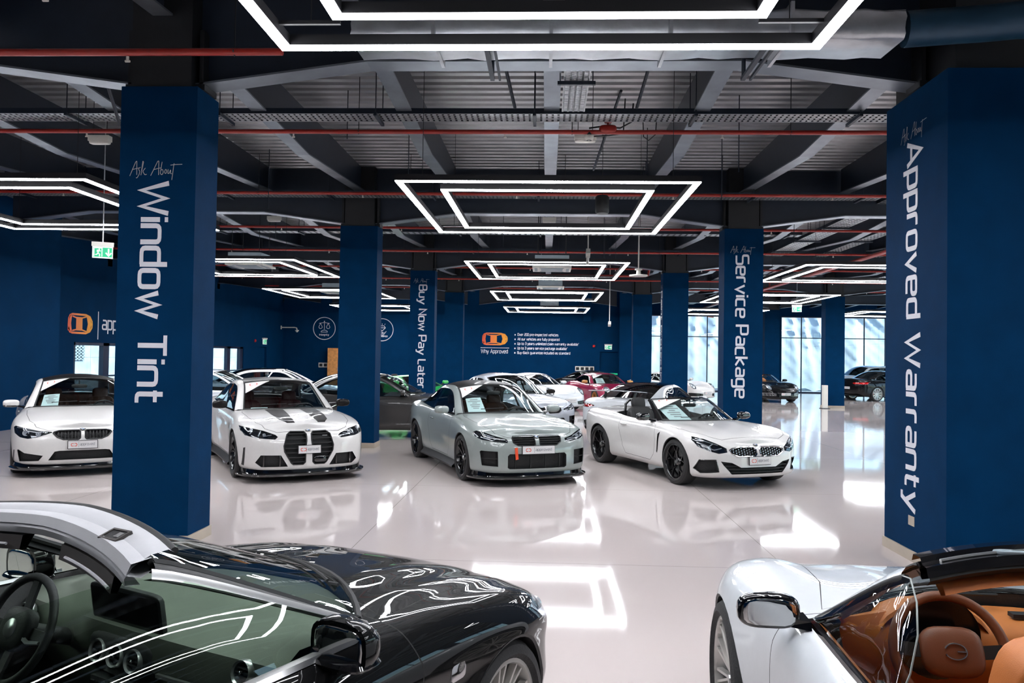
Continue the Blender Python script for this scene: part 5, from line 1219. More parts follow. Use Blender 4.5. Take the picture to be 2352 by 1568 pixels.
# front-engined grand tourers and coupes (far rows)
def tails(z0=.80, z1=.90, y0=.42, y1=.86, mat_='tail'):
    return ('recess', 'tail_light', 'x', [(y0, (z0+z1)/2), (y0+.1, z1-.01), (y1, z1), (y1, z0), (y0+.12, z0)], dict(end=-1, depth=.012, mat=mat_, shrink=.0, frame=(.006, 'gloss_black'), lim=lambda c: c.x < -1.6))
S_GTR = {**S_M2, **dict(nu=120, nv=16, nt=12, wb=2.65, sheet=None, sticker=0, badge=None, plate=None, R=.35,
 out=[(2.22, 0), (2.19, .34), (2.12, .58), (2.0, .76), (1.82, .87), (1.6, .92), (1.325, .94), (.8, .90), (.3, .89), (-.4, .90), (-1.0, .94), (-1.325, .96), (-1.7, .94), (-1.98, .88), (-2.16, .72), (-2.26, .4), (-2.28, 0)],
 zb=[(-2.28, .32), (-1.9, .26), (-1, .19), (1, .19), (1.9, .17), (2.22, .16)],
 zs=[(2.22, .66), (2.02, .74), (1.7, .80), (1.325, .85), (.8, .87), (.3, .89), (-.5, .92), (-1.1, .96), (-1.7, .98), (-2.28, .90)],
 zc=[(2.22, .68), (2.05, .77), (1.7, .85), (1.2, .91), (.8, .95), (.3, 1.0), (-1, 1.02), (-1.6, 1.02), (-2.1, 1.0), (-2.28, .93)],
 gh=dict(C=[(.80, None), (-.02, 1.30), (-.50, 1.33), (-.95, 1.29), (-1.85, None)], E=[(.46, .66, None), (-.14, .545, 1.25), (-.52, .56, 1.28), (-.92, .54, 1.24), (-1.70, .60, None)],
  D=[(.42, .78, None), (-.12, .64, 1.19), (-.52, .65, 1.22), (-.9, .64, 1.16), (-1.28, .76, None)], belt=[(.5, .79), (0, .80), (-.8, .80), (-1.6, .78)], roof='gloss_black', trim='gloss_black', int='int_black'),
 mirror=(.36, .98, .95), skirt='gloss_black', lip=None, handles=[(-.3, .76)],
 feat=[tails(.80, .875, .46, .90), ('recess', 'diffuser', 'x', [(-.80, .50), (-.70, .26), (.70, .26), (.80, .50), (.5, .55), (-.5, .55)], dict(both=False, end=-1, depth=.05, mat='matt_black', slats=('v', 9, 'gloss_black', .010), lim=lambda c: c.x < -1.8)),
  ('seam', 'door', 'y', [(.60, .60), (.52, .36), (.46, .265), (-.50, .275), (-.62, .40), (-.70, .70), (-.66, 1.0), (.52, 1.0), (.62, .78)], dict(part='door'))])}
def gtr_extra(root, B, GF, K):
    q = MB(); rows_ = []
    for y in np.linspace(-.70, .70, 13):
        b = -.06*(1-(y/.7)**2); rows_.append([(-1.92+dx+b, y, 1.13+dz+.02*(1-(y/.7)**2)) for dx, dz in ((.14, -.004), (.06, .014), (-.14, .03), (-.145, .018), (.05, .0), (.14, -.004))])
    q.grid(rows_).build('rear_wing', K['PM'], root, smooth=40)
    for sg in (1, -1):
        MB().bar((-1.96, sg*.34, .99), (-1.90, sg*.36, 1.13), .05, .02).build('wing_strut', M['gloss_black'], root)
        for dy in (0, .12): MB().lathe([(.045, 0), (.045, .08), (.037, .08), (.037, 0)], 18, 'x').xf(Matrix.Translation((-2.28, sg*(.50+dy), .37))).build('exhaust_tip', M['chrome'], root, smooth=40)
S_GTR['extra'] = gtr_extra
S_GTC = {**S_M2, **dict(extra=None, nu=110, nv=16, nt=12, sticker=0, badge=None, plate=None, skirt='gloss_black', mmat='carbon', wheel=('V', .275, 'rim_grey', 10, None), sheet=((-.80, -.35, .8, 4.0, .0), 'pale price sheet behind the windscreen of the silver coupe'),
  gh={**S_M2['gh'], 'roof': None, 'int': 'int_black'})}
S_CLE = {**S_M2, **dict(extra=None, nu=120, nv=16, nt=12, sheet=None, sticker=0, badge=None, plate=None, skirt='gloss_black', rplate=(.62,), wheel=('V', .275, 'rim_silver', 10, 'red_gloss'),
  gh={**S_M2['gh'], 'roof': None, 'int': 'int_black', 'trim': 'chrome'}, feat=[tails(.80, .90, .36, .90), S_M2['feat'][1]])}
S_SUV = dict(nu=100, nv=14, nt=10, wb=2.87, R=.38, arch=.42, flf=.02, flr=.02,
 out=[(2.35, 0), (2.33, .34), (2.28, .60), (2.15, .80), (1.95, .90), (1.7, .94), (1.43, .95), (.9, .93), (0, .93), (-.9, .94), (-1.43, .95), (-1.9, .92), (-2.2, .86), (-2.34, .66), (-2.40, .3), (-2.40, 0)],
 zb=[(-2.4, .40), (-1.9, .32), (-1, .27), (1, .27), (1.9, .26), (2.35, .28)],
 zs=[(2.35, .86), (2.1, .94), (1.8, .98), (1.43, 1.02), (.9, 1.06), (0, 1.08), (-1, 1.11), (-1.8, 1.13), (-2.4, 1.10)],
 zc=[(2.35, .90), (2.1, .99), (1.7, 1.06), (1.2, 1.12), (.95, 1.15), (0, 1.15), (-1.5, 1.17), (-2.0, 1.17), (-2.4, 1.12)],
 gh=dict(C=[(1.05, None), (.35, 1.60), (-.40, 1.66), (-1.55, 1.60), (-2.18, None)], E=[(.75, .68, None), (.18, .57, 1.55), (-.4, .58, 1.61), (-1.5, .56, 1.54), (-2.08, .64, None)],
  D=[(.72, .81, None), (.20, .68, 1.48), (-.4, .69, 1.54), (-1.5, .67, 1.46), (-2.0, .80, None)], belt=[(.8, .82), (0, .83), (-1, .83), (-2.1, .81)], trim='gloss_black', bp=[-.2, -1.15], sg='g_dark'),
 mirror=(.55, 1.0, 1.16), low=0, wheel=('V', .28, 'rim_grey', 5, None), handles=[(-.1, .95), (-1.05, .97)],
 feat=[tails(.98, 1.08, .34, .9), ('seam', 'door', 'y', [(.70, .70), (.6, .40), (-.10, .36), (-.18, .70), (-.15, 1.3), (.66, 1.3)], dict(part='front_door')),
  ('recess', 'grille', 'x', [(-.45, .84), (-.48, .60), (.48, .60), (.45, .84)], dict(both=False, depth=.05, slats=('v', 12, 'gloss_black', .009))),
  ('recess', 'headlight', 'x', [(.52, .84), (.52, .76), (.88, .78), (.90, .90)], dict(depth=.03, mat='lens_dark', lens='g_lens', strips=[([(.56, .80), (.86, .84)], .008, 'drl')]))])
S_SAL = {**S_M3, **dict(nu=110, nv=16, nt=12, extra=None, sticker=0, badge=None, skirt=None, lip=None, plate=None, sheet=None, mmat=None, gh={**S_M3['gh'], 'roof': None, 'int': 'int_black'}, feat=S_M3['feat'][2:5]+[S_M3['feat'][6]])}
S_SAL.pop('mmat')
# low wedge supercar
S_LAM = {**S_911, **dict(wb=2.62, zs=[(2.15, .50), (1.9, .60), (1.6, .70), (1.225, .78), (.8, .80), (.3, .84), (-.3, .88), (-.8, .93), (-1.225, .95), (-1.8, .93), (-2.36, .86)],
 zc=[(2.15, .52), (1.95, .58), (1.6, .66), (1.2, .75), (.95, .82), (.2, .86), (-1, .98), (-1.6, .97), (-2.1, .94), (-2.36, .88)], bulge=[],
 gh=dict(C=[(1.1, None), (.10, 1.12), (-.35, 1.165), (-1.0, 1.10), (-1.8, None)], E=[(.75, .66, None), (-.02, .50, 1.08), (-.4, .52, 1.12), (-1.0, .50, 1.05), (-1.6, .56, None)],
  D=[(.70, .76, None), (.0, .60, 1.02), (-.4, .62, 1.06), (-.85, .62, 1.0), (-1.15, .76, None)], belt=[(.8, .765), (0, .775), (-.6, .77), (-1.3, .76)], trim='gloss_black', sg='g_dark'),
 mirror=(.50, 1.0, .93), handles=[], sticker=0,
 feat=[('recess', 'headlight', 'x', [(.48, .52), (.60, .60), (.84, .66), (.80, .56), (.6, .50)], dict(depth=.03, mat='lens_dark', lens='g_lens', strips=[([(.56, .54), (.78, .60)], .008, 'drl')])),
  ('recess', 'corner_intake', 'x', [(.30, .40), (.34, .22), (.82, .22), (.86, .42)], dict(depth=.06)),
  ('recess', 'side_intake', 'y', [(-.55, .80), (-.80, .86), (-.85, .50), (-.70, .36)], dict(depth=.06, mat='matt_black'))])}
# ------------------------------------------------------------------ the two cars nearest the camera
M['p_deepblack'] = dark_paint('deep_black_car_paint', (.0015, .0016, .0019))
M['trim_grey'] = mat('light_grey_header_cloth', (.42, .42, .44), .6, noise=.05, bump=.08, bscale=420)
M['brown_trim'] = mat('dark_brown_trim', (.035, .028, .026), .5, noise=.08)
M['g_near'] = glassmat('green_tinted_side_glass', (.70, .80, .71)); M['int_green'] = mat('green_grey_dash_top', (.13, .145, .118), .6, noise=.08, bump=.12, bscale=420); M['g_near2'] = glassmat('clear_door_glass', (.80, .84, .80), extra=.03)
M['piano'] = mat('piano_black', (.004, .004, .004), .06, coat=1, noise=.01); M['screen'] = mat('unlit_screen', (.006, .006, .007), .18, noise=.02)
def vent(root, x, y, z, R, k=1.0, nm='air_vent'):
    T = Matrix.Translation((x, y, z)) @ Matrix.Rotation(.25, 4, 'Y')
    o = MB().lathe([(R*1.12, .02), (R*1.15, -.004), (R*1.05, -.014), (R*.88, -.008), (R*.84, .012)], 28, 'x').xf(T).build(nm, M['satin'], root, smooth=40)
    MB().lathe([(0, .012), (R*.86, .012)], 28, 'x').xf(T).build('vent_backing', M['matt_black'], o)
    for i in (-1, 0, 1): MB().box(-.004, .004, -R*.8, R*.8, i*R*.36-.0025, i*R*.36+.0025).xf(T).build('vent_vane', M['int_black'], o)
    MB().lathe([(0, -.016), (R*.16, -.014), (R*.2, 0), (R*.2, .01)], 16, 'x').xf(T).build('vent_knob', M['chrome'], o, smooth=40)
    return o
def merc_extra(root, B, GF, K):
    Ec, Dc, ms, tz, yb = K['Ec'], K['Dc'], K['ms'], K['tz'], K['yb']
    # header: light panel on which the roof seals, dark front seal, latch pocket
    S = np.linspace(-.99, .99, 23); H = [GF(s_, ms) for s_ in S]
    MB().grid([[(p[0]+dx, p[1], p[2]+dz) for dx, dz in ((.075, .010), (.055, .022), (.0, .018), (-.055, -.004), (-.078, -.030), (-.075, -.05), (-.03, -.055))] for p in H]).build('header_panel', M['trim_grey'], root, smooth=50)
    MB().tube([(p[0]+.075, p[1], p[2]+.014) for p in H], .011, 8).build('header_seal', M['matt_black'], root, smooth=50)
    for yy in (-.36, .36):
        i = int(np.argmin([abs(p[1]-yy) for p in H])); p = H[i]
        t = Matrix.Translation((p[0]-.022, yy, p[2]+.014)) @ Matrix.Rotation(.32, 4, 'Y').inverted()
        o = frame_mb(-.028, .028, -.042, .042, .008, -.004, .006).xf(t).build('latch_pocket', M['brown_trim'], root)
        MB().box(-.020, .020, -.034, .034, .0, .003).xf(t).build('pocket_floor', M['int_black'], o); MB().box(-.012, .012, -.030, -.008, .003, .006).xf(t).build('latch_plate', M['satin'], o)
    for a, b_ in ((-.54, -.08), (.08, .54)):
        q = MB(); q.grid([[(p[0]-.085-.0*abs(p[1])+dx, p[1], p[2]-.058+dz) for dx, dz in ((.05, .0), (.01, -.0), (.0, -.045), (.02, -.05), (.05, .0))] for p in H if a < p[1] < b_]); q.build('sun_visor', M['brown_trim'], root, smooth=40)
        pp = [p for p in H if a+.04 < p[1] < b_-.04]; MB().tube([(p[0]-.092, p[1], p[2]-.085) for p in pp], .005, 6).build('visor_rod', M['trim_grey'], root)
    p = GF(0, ms*.80, -.10); MB().sell((p[0]-.03, p[1], p[2]), (.02, .13, .035), .5, 14, 8).build('rear_view_mirror', M['int_black'], root, smooth=50)
    # bright strips on the windscreen pillars and along the belt
    for sg in (1, -1):
        q = MB(); rr = []
        for i in range(ms+1):
            d = Dc[i]; e = Ec[i]; n_ = (d-e); n_ /= np.linalg.norm(n_)
            rr.append([tuple((d+n_*a+np.array((0, 0, b_)))*[1, sg, 1]) for a, b_ in ((-.020, .012), (-.014, .016), (-.002, .010), (.004, .002), (0, -.006))])
        q.grid(rr).build('pillar_strip', M['satin'], root, smooth=40)
        xs = np.linspace(.52, -1.55, 30); q = MB().grid([[(x, sg*(float(yb(x))+a), tz(x, float(yb(x))+.0)+b_) for a, b_ in ((-.012, .004), (-.008, .016), (.014, .012), (.022, -.004))] for x in xs]); q.build('belt_strip', M['satin'], root, smooth=40)
    # raised side windows
    for sg in (1, -1):
        tp = [tuple(v) for v in spl([tuple(Dc[0]), tuple(Dc[ms//2]), tuple(Dc[ms]), (-.40, .655, 1.27), (-.75, .675, 1.20), (-1.08, .75, .98)], 12)]
        rr = [[(x, sg*(.790-.43*(z*(1-t)+.93*t-.93)+.010*math.sin(t*pi)*min(1, (z-.93)/.3)), z*(1-t)+.925*t) for t in np.linspace(0, 1, 9)] for x, y, z in tp]
        MB().grid(rr).build('side_window', M['g_near'], root, smooth=60)
    # dashboard furniture
    sc = MB(); T = Matrix.Translation((.335, .06, .945)) @ Matrix.Rotation(-.14, 4, 'Y'); sc.sell((0, 0, 0), (.012, .20, .085), .22, 28, 12).xf(T); o = sc.build('centre_screen', M['matt_black'], root, smooth=30)
    MB().box(-.0135, -.0125, -.185, .185, -.07, .07).xf(T).build('display', M['screen'], o)
    for y in (.155, .055, -.045): vent(root, .290, y, .80, .036)
    vent(root, .315, -.55, .86, .036); vent(root, .300, .64, .845, .036)
    q = MB(); q.sell((.335, .055, .79), (.045, .19, .075), .5, 20, 10); q.build('vent_panel', M['int_black'], root, smooth=50)
    q = MB(); q.grid([[(x, .06+y, z) for y in (-.13, -.10, .10, .13)] for x, z in ((.33, .74), (.30, .66), (.10, .58), (-.30, .56), (-.34, .45))]); q.build('centre_console', M['piano'], root, smooth=40)
    o = MB().bar((.29, -.04, .70), (.29, .16, .70), .05, .045).build('control_strip', M['satin'], root)
    for k in range(6): MB().box(.258, .266, -.03+k*.032, -.006+k*.032, .688, .708).build('button', M['int_black'], o)
    q = MB(); q.grid([[(.46-.05*math.cos(t_), y, .90+.035*math.sin(t_)) for t_ in np.linspace(0, pi, 5)] for y in (.20, .30, .45, .56)]).build('instrument_hood', M['int_black'], root, smooth=60)
    MB().bar((.295, -.16, .775), (.295, -.56, .785), .012, .012).build('dash_strip', M['satin'], root)
    for sg in (1, -1):   # door cards
        q = MB().grid([[(x, sg*(float(yb(x))-.02-a), z) for a, z in ((0, .93), (.03, .90), (.05, .80), (.12, .76), (.12, .70), (.05, .62), (.05, .36))] for x in np.linspace(.55, -1.0, 10)]); o = q.build('door_card', M['int_black'], root, smooth=50)
        MB().bar((.40, sg*.655, .79), (-.6, sg*.67, .79), .02, .02).build('door_pull', M['satin'], o)
    st = MB(); T = Matrix.Translation((.13, .38, .88)) @ Matrix.Rotation(-(pi/2-.42), 4, 'Y')
    for sg in (1, -1): st.tube([(-.01, sg*.04, .012), (-.03, sg*.10, .012), (-.02, sg*.165, .012)], [.010, .008, .006], 6)
    st.lathe([(.0, .034), (.030, .033), (.034, .028)], 20).xf(T).build('steering_wheel_trim', M['satin'], root, smooth=50)
    q = MB()
    for k in range(2): q.tube([(.86+.0*k, -.45+k*.5, .985-.0), (.80, -.1+k*.5, 1.0), (.70, .10+k*.45, 1.02)], .009, 6)
    q.build('wiper_arm', M['matt_black'], root)
    MB().sell((1.02, K['OY'](1.02)*-1+.004, .70), (.05, .012, .035), .4, 12, 6).build('wing_badge', M['chrome'], root, smooth=40)
S_MERC = dict(nu=230, nv=34, nt=26, smooth=5, wb=2.86, R=.335, arch=.372, flf=.012, flr=.02, waist=.02,
 out=[(2.16, 0), (2.145, .32), (2.10, .56), (2.01, .74), (1.86, .84), (1.65, .885), (1.43, .895), (.9, .90), (.3, .90), (-.5, .90), (-1.1, .91), (-1.43, .905), (-1.9, .87), (-2.2, .80), (-2.38, .64), (-2.46, .35), (-2.48, 0)],
 zb=[(-2.48, .30), (-1.9, .24), (-1, .19), (1, .19), (1.9, .18), (2.16, .18)],
 zs=[(2.16, .66), (2.0, .725), (1.75, .80), (1.43, .86), (1.0, .905), (.6, .925), (0, .935), (-1, .95), (-1.8, .96), (-2.48, .90)],
 zc=[(2.16, .69), (2.0, .77), (1.7, .86), (1.35, .925), (1.0, .965), (.3, .98), (-1, 1.0), (-2.0, 1.02), (-2.48, .94)],
 side=[(0, -.07), (.05, -.03), (.14, -.012), (.3, -.012), (.36, .0), (.45, -.004), (.66, -.006), (.78, .008), (.83, .0), (.93, -.035), (1, -.08)],
 bulge=[(1.35, .36, .55, .07, .016), (1.35, -.36, .55, .07, .016), (1.5, .60, .5, .05, .014), (1.5, -.60, .5, .05, .014)],
 gh=dict(open=True, pw=1.4, C=[(1.08, None), (.07, 1.333), (-.03, 1.343)], E=[(.70, .69, None), (-.055, .60, 1.295), (-.13, .60, 1.305)], D=[(.68, .755, None), (-.085, .645, 1.265), (-.16, .64, 1.27)],
  belt=[(.7, .785), (0, .79), (-1, .785), (-1.5, .77)], xrear=-1.25, yrear=.62, rbow=.1, noside=True, pillar='matt_black', header='trim_grey', int='int_black', dash='int_green'),
 arm=.09, dk=.58, stpos=(.13, .38, .88), seatx=-.35, mirror=(.43, .865, .975), ms=(.075, .115, .078), handles=[(-.4, .74)], hmat='chrome', wheel=('V', .255, 'rim_silver', 10, None), mtrim='gloss_black', extra=merc_extra,
 feat=[('seam', 'bonnet', 'z', [(2.02, -.42), (2.04, 0), (2.02, .42), (1.9, .58), (1.6, .66), (1.1, .70), (.78, .735), (.86, .5), (1.02, .3), (1.10, 0), (1.02, -.3), (.86, -.5), (.78, -.735), (1.1, -.70), (1.6, -.66), (1.9, -.58)], dict(both=False, part='bonnet', lim=lambda c: c.z > .66, w=.005)),
  ('seam', 'door', 'y', [(.80, .60), (.72, .36), (.62, .265), (-.50, .275), (-.62, .40), (-.70, .70), (-.66, 1.1), (.70, 1.1), (.80, .80)], dict(part='door')),
  ('recess', 'headlight', 'x', [(.46, .62), (.46, .70), (.60, .735), (.78, .775), (.86, .76), (.87, .68), (.78, .62), (.6, .59)], dict(depth=.05, mat='drl', lens='g_lens', strips=[([(.52, .69), (.66, .72), (.82, .75)], .006, 'plate')], orbs=[(.74, .68, .035), (.62, .66, .03)], lim=lambda c: c.x > 1.5)),
  ('recess', 'lower_intake', 'x', [(-.75, .42), (-.80, .26), (.80, .26), (.75, .42)], dict(both=False, depth=.05)),
  ('recess', 'grille', 'x', [(-.40, .66), (-.44, .58), (-.30, .46), (.30, .46), (.44, .58), (.40, .66)], dict(both=False, depth=.05, slats=('h', 2, 'chrome', .008)))])
def lex_extra(root, B, GF, K):
    Ec, Dc, ms, tz, yb = K['Ec'], K['Dc'], K['ms'], K['tz'], K['yb']
    S = np.linspace(-.99, .99, 21); H = [GF(s_, ms) for s_ in S]
    MB().grid([[(p[0]+dx, p[1], p[2]+dz) for dx, dz in ((.06, .0), (.05, .022), (-.0, .024), (-.02, .008))] for p in H]).build('header_panel', M['gloss_black'], root, smooth=40)
    MB().grid([[(p[0]+dx, p[1], p[2]+dz) for dx, dz in ((-.02, .008), (-.06, .0), (-.075, -.03), (-.05, -.05))] for p in H]).build('header_trim', M['matt_black'], root, smooth=40)
    MB().tube([(p[0]-.035, p[1], p[2]+.012) for p in H[1:-1]], .006, 6).build('header_strip', M['satin'], root)
    MB().sell((H[13][0]-.05, H[13][1]+.1, H[13][2]+.004), (.02, .05, .008), .5, 12, 6).build('latch_cover', M['grey_plastic'], root, smooth=40)
    for a, b_ in ((-.54, -.06), (.06, .54)):
        MB().grid([[(p[0]-.07+dx, p[1], p[2]-.050+dz) for dx, dz in ((.06, .0), (.02, -.01), (.0, -.035), (.03, -.045), (.07, -.02))] for p in H if a < p[1] < b_]).build('sun_visor', M['int_tan'], root, smooth=40)
    for sg in (1, -1):
        tp = [tuple(Dc[i]) for i in range(0, ms+1)]+[(.04, .645, 1.235), (-.04, .66, 1.19), (-.11, .685, 1.12), (-.15, .72, 1.03), (-.165, .755, .96)]
        rr = [[(x, sg*(y*(1-t)+(float(yb(x))-.005)*t+.01*math.sin(t*pi)), z*(1-t)+(tz(x, float(yb(x)))-.01)*t) for t in (0, .25, .5, .75, 1)] for x, y, z in tp]
        o = MB().grid(rr).build('side_window', M['g_near2'], root, smooth=60)
        MB().tube([(x, sg*y, z) for x, y, z in tp[ms:]], .0026, 6).build('glass_edge', M['glass_edge'], o, smooth=60)
        MB().tube([tuple(Dc[i]*[1, sg, 1]+np.array((-.008, -sg*.004, -.008))) for i in range(0, ms+2)], .014, 8).build('window_seal', M['matt_black'], root, smooth=60)
        q = MB().grid([[(x, sg*(float(yb(x))-.02-a), z) for a, z in ((0, .93), (.03, .905), (.05, .80), (.11, .76), (.11, .70), (.05, .60), (.05, .36))] for x in np.linspace(.55, -.95, 10)]); o = q.build('door_card', M['int_tan'], root, smooth=50)
        MB().bar((.35, sg*.62, .80), (-.35, sg*.64, .86), .018, .03).build('grab_handle', M['matt_black'], o)
        xs = np.linspace(.60, -.95, 20); MB().grid([[(x, sg*(float(yb(x))+a), tz(x, float(yb(x)))+b_) for a, b_ in ((-.014, .0), (-.010, .012), (.006, .010), (.010, -.004))] for x in xs]).build('belt_strip', M['gloss_black'], root, smooth=40)
    # steering wheel boss, emblem, spokes, binnacle
    T = Matrix.Translation((.50, .33, .865)) @ Matrix.Rotation(-(pi/2-.40), 4, 'Y')
    o = MB().sell((0, 0, .012), (.085, .105, .030), .62, 24, 12).xf(T).build('steering_wheel', M['brown_leather'], root, smooth=50)
    q = MB(); ring = [(.026*math.sin(a), .036*math.cos(a), .046) for a in np.linspace(.35, 2*pi-.35, 26)]; q.tube(ring, .0028, 6); q.tube([(0, -.034, .046), (0, -.004, .047)], .0028, 6); q.xf(T @ Matrix.Translation((0, 0, 0)) @ Matrix.Rotation(0, 4, 'Z')).build('emblem', M['chrome'], o, smooth=50)
    for a in (0.0, pi, -pi/2):
        c_, s_ = math.sin(a), math.cos(a)
    for yy in (1, -1): MB().bar((0, yy*.08, .0), (.01, yy*.185, .0), .045, .02).xf(T).build('wheel_spoke', M['matt_black'], o)
    R = .188; MB().tube([(R*math.cos(a), R*math.sin(a), 0) for a in np.linspace(0, 2*pi, 49)[:-1]], .0175, 12, closed=True).xf(T).build('wheel_rim', M['brown_leather'], o, smooth=60)
    q = MB(); q.grid([[(.66+dx, .33+.20*math.cos(t_), .86+.13*max(0, math.sin(t_))+dz) for t_ in np.linspace(-.1, pi+.1, 15)] for dx, dz in ((.14, -.02), (.02, .01), (-.03, .006), (-.035, -.01))]).build('instrument_hood', M['int_tan'], root, smooth=60)
    MB().lathe([(0, .60), (.15, .60)], 28, 'x', c=(0, .33, .88)).build('instrument_display', M['screen'], root)
    MB().box(.70, .74, -.30, .02, .93, .945).build('dash_vent_slot', M['matt_black'], root); MB().tube([(.70, -.05, .93), (.61, -.20, .89), (.60, -.6, .89)], .008, 6).build('dash_strip', M['satin'], root)
    # front seats with one-piece backs
    for y in (.325, -.325):
        q = MB(); q.sell((.02, y, .50), (.28, .26, .09), .45, 20, 10); st = len(q.v); q.sell((0, 0, .33), (.075, .235, .37), .30, 28, 16)
        q.sell((-.05, .20, .25), (.07, .05, .24), .5, 12, 8); q.sell((-.05, -.20, .25), (.07, .05, .24), .5, 12, 8)
        Tm = Matrix.Translation((-.13, y, .50)) @ Matrix.Rotation(-.26, 4, 'Y'); q.xf(Tm, st); o = q.build('seat', M['int_tan'], root, smooth=60)
        for sx in (1, -1): MB().tube([(sx*.077, -.0, z) for z in np.linspace(.02, .64, 8)], .003, 5).xf(Tm).build('seat_seam', M['brown_leather'], o)
    sp_ = [p for p in GF(0, ms*.80, -.10)]; MB().sell((sp_[0]-.03, 0, sp_[2]), (.02, .13, .035), .5, 14, 8).build('rear_view_mirror', M['int_black'], root, smooth=50)
    for s_ in (1, -1): MB().tube([(.86, s_*.2-.2, .97), (.80, s_*.2+.1, .985)], .007, 6).build('wiper_arm', M['matt_black'], root)
M['brown_leather'] = mat('brown_grained_leather', (.17, .050, .020), .45, noise=.06, bump=.12, bscale=420)
M['glass_edge'] = mat('ground_glass_edge', (.28, .31, .30), .25, noise=.02)
S_LEX = dict(nu=230, nv=34, nt=26, smooth=5, wb=2.87, R=.36, arch=.395, flf=.03, flr=.05, waist=.03,
 out=[(2.25, 0), (2.22, .34), (2.14, .60), (2.02, .78), (1.85, .88), (1.65, .93), (1.435, .945), (.9, .90), (.3, .885), (-.5, .89), (-1.1, .94), (-1.435, .955), (-1.9, .91), (-2.2, .82), (-2.4, .64), (-2.48, .35), (-2.5, 0)],
 zb=[(-2.5, .30), (-1.9, .24), (-1, .18), (1, .18), (1.9, .17), (2.25, .17)],
 zs=[(2.25, .66), (2.0, .76), (1.75, .83), (1.435, .875), (1.0, .895), (.6, .915), (0, .93), (-1, .96), (-1.5, .98), (-2.5, .90)],
 zc=[(2.25, .70), (2.0, .78), (1.7, .85), (1.3, .91), (1.0, .95), (.3, .97), (-1, .99), (-2.0, 1.0), (-2.5, .94)],
 bulge=[(1.50, .70, .42, .13, .045), (1.50, -.70, .42, .13, .045), (1.3, .28, .5, .10, .012), (1.3, -.28, .5, .10, .012)],
 gh=dict(open=True, C=[(.98, None), (.30, 1.275), (.20, 1.285)], E=[(.66, .66, None), (.20, .56, 1.235), (.12, .56, 1.245)], D=[(.63, .745, None), (.15, .63, 1.215), (.06, .625, 1.225)],
  belt=[(.7, .775), (0, .785), (-1, .78), (-1.5, .75)], xrear=-.95, yrear=.62, rbow=.1, noside=True, header='gloss_black', int='int_tan', dash='int_tan'),
 arm=.14, interior=True, dk=.45, dface=.64, stpos=None, seatx=-5, mirror=(.56, .935, .965), ms=(.045, .112, .062), mmat='gloss_black', handles=[], wheel=('V', .28, 'rim_silver', 10, None), extra=lex_extra,
 feat=[('seam', 'bonnet', 'z', [(2.0, -.42), (2.02, 0), (2.0, .42), (1.85, .55), (1.5, .57), (1.1, .60), (.72, .70), (.82, .45), (1.0, 0), (.82, -.45), (.72, -.70), (1.1, -.60), (1.5, -.57), (1.85, -.55)], dict(both=False, part='bonnet', lim=lambda c: c.z > .66, w=.005)),
  ('seam', 'door', 'y', [(.72, .60), (.66, .36), (.56, .265), (-.60, .275), (-.72, .40), (-.80, .70), (-.76, 1.1), (.62, 1.1), (.72, .80)], dict(part='door')),
  ('recess', 'headlight', 'x', [(.52, .58), (.54, .68), (.84, .74), (.82, .64), (.66, .56)], dict(depth=.03, mat='lens_dark', lens='g_lens')),
  ('recess', 'grille', 'x', [(-.30, .66), (-.20, .50), (-.50, .22), (.50, .22), (.20, .50), (.30, .66)], dict(both=False, depth=.05, slats=('h', 8, 'gloss_black', .008)))])
# ------------------------------------------------------------------ the cars
build_car(S_M4, (-8.10, 13.20), -56.7, 'white coupe with dark roof at the far left, partly behind the Window Tint column', 'front row of white and grey cars')
build_car(S_M3, (-4.62, 13.23), -59, 'white saloon with two black bonnet stripes and tall twin grille', 'front row of white and grey cars')
build_car(S_M2, (-.975, 13.35), -66.5, 'light grey coupe with black roof in the centre of the front row', 'front row of white and grey cars', 'p_grey')
build_car(S_Z4, (2.29, 13.28), -67, 'white open roadster with black mirrors and chrome studded grille', 'front row of white and grey cars')
build_car({**S_SAL, 'sheet': None}, (-3.85, 18.05), 9, 'dark grey saloon seen side-on behind the plain column', pm='p_bronze')
build_car(S_GTC, (-.98, 19.85), -62, 'pale silver coupe with black mirrors directly behind the light grey coupe', pm='p_silver')
build_car(S_GTR, (2.62, 18.6), 58, 'white sports coupe seen from behind with raised rear wing and glass roof', pm='p_white2')
build_car(S_GT3, (-.38, 28.6), -55, 'white rear-engined coupe with fixed rear wing before the Why Approved wall', pm='p_white2')
build_car(S_CAY, (2.23, 30.76), -70, 'magenta sports coupe with bronze wheels', pm='p_magenta')
build_car({**S_911, 'wheel': ('V', .27, 'rim_silver', 10, None), 'sticker': 0, 'interior': True}, (2.27, 35.8), -45, 'black rear-engined coupe with silver wheels behind the magenta coupe', pm='p_black')
build_car({**S_911, 'sticker': 0}, (5.75, 36.4), -50, 'white rounded sports coupe between the Paint Protection and Service Package columns', pm='p_white')
build_car(S_CAB, (10.05, 37.0), -76, 'black open convertible with tan interior right of the Service Package column', pm='p_black')
build_car(S_CLE, (16.6, 38.9), 20, 'black coupe seen from its rear corner near the right glazing', pm='p_black')
build_car(S_SUV, (18.1, 42.9), 22, 'white sport utility car behind the black coupe by the glazing', pm='p_white2')
build_car(S_LAM, (-4.67, 27.4), -50, 'bright green low supercar behind the Buy Now Pay Later column', pm='p_green')
build_car({**S_SAL, 'gh': {**S_SAL['gh'], 'roof': 'gloss_black', 'trim': 'chrome'}}, (-7.7, 22.4), 22, 'white saloon with black roof showing above the striped saloon', pm='p_white2')
build_car({**S_SAL}, (-8.3, 19.5), 10, 'silver saloon just right of the Window Tint column, behind the striped saloon', pm='p_silver')
build_car(S_MERC, (-1.577, 2.41), 63, 'black open-top car in the near left corner with satin window trim', pm='p_deepblack')
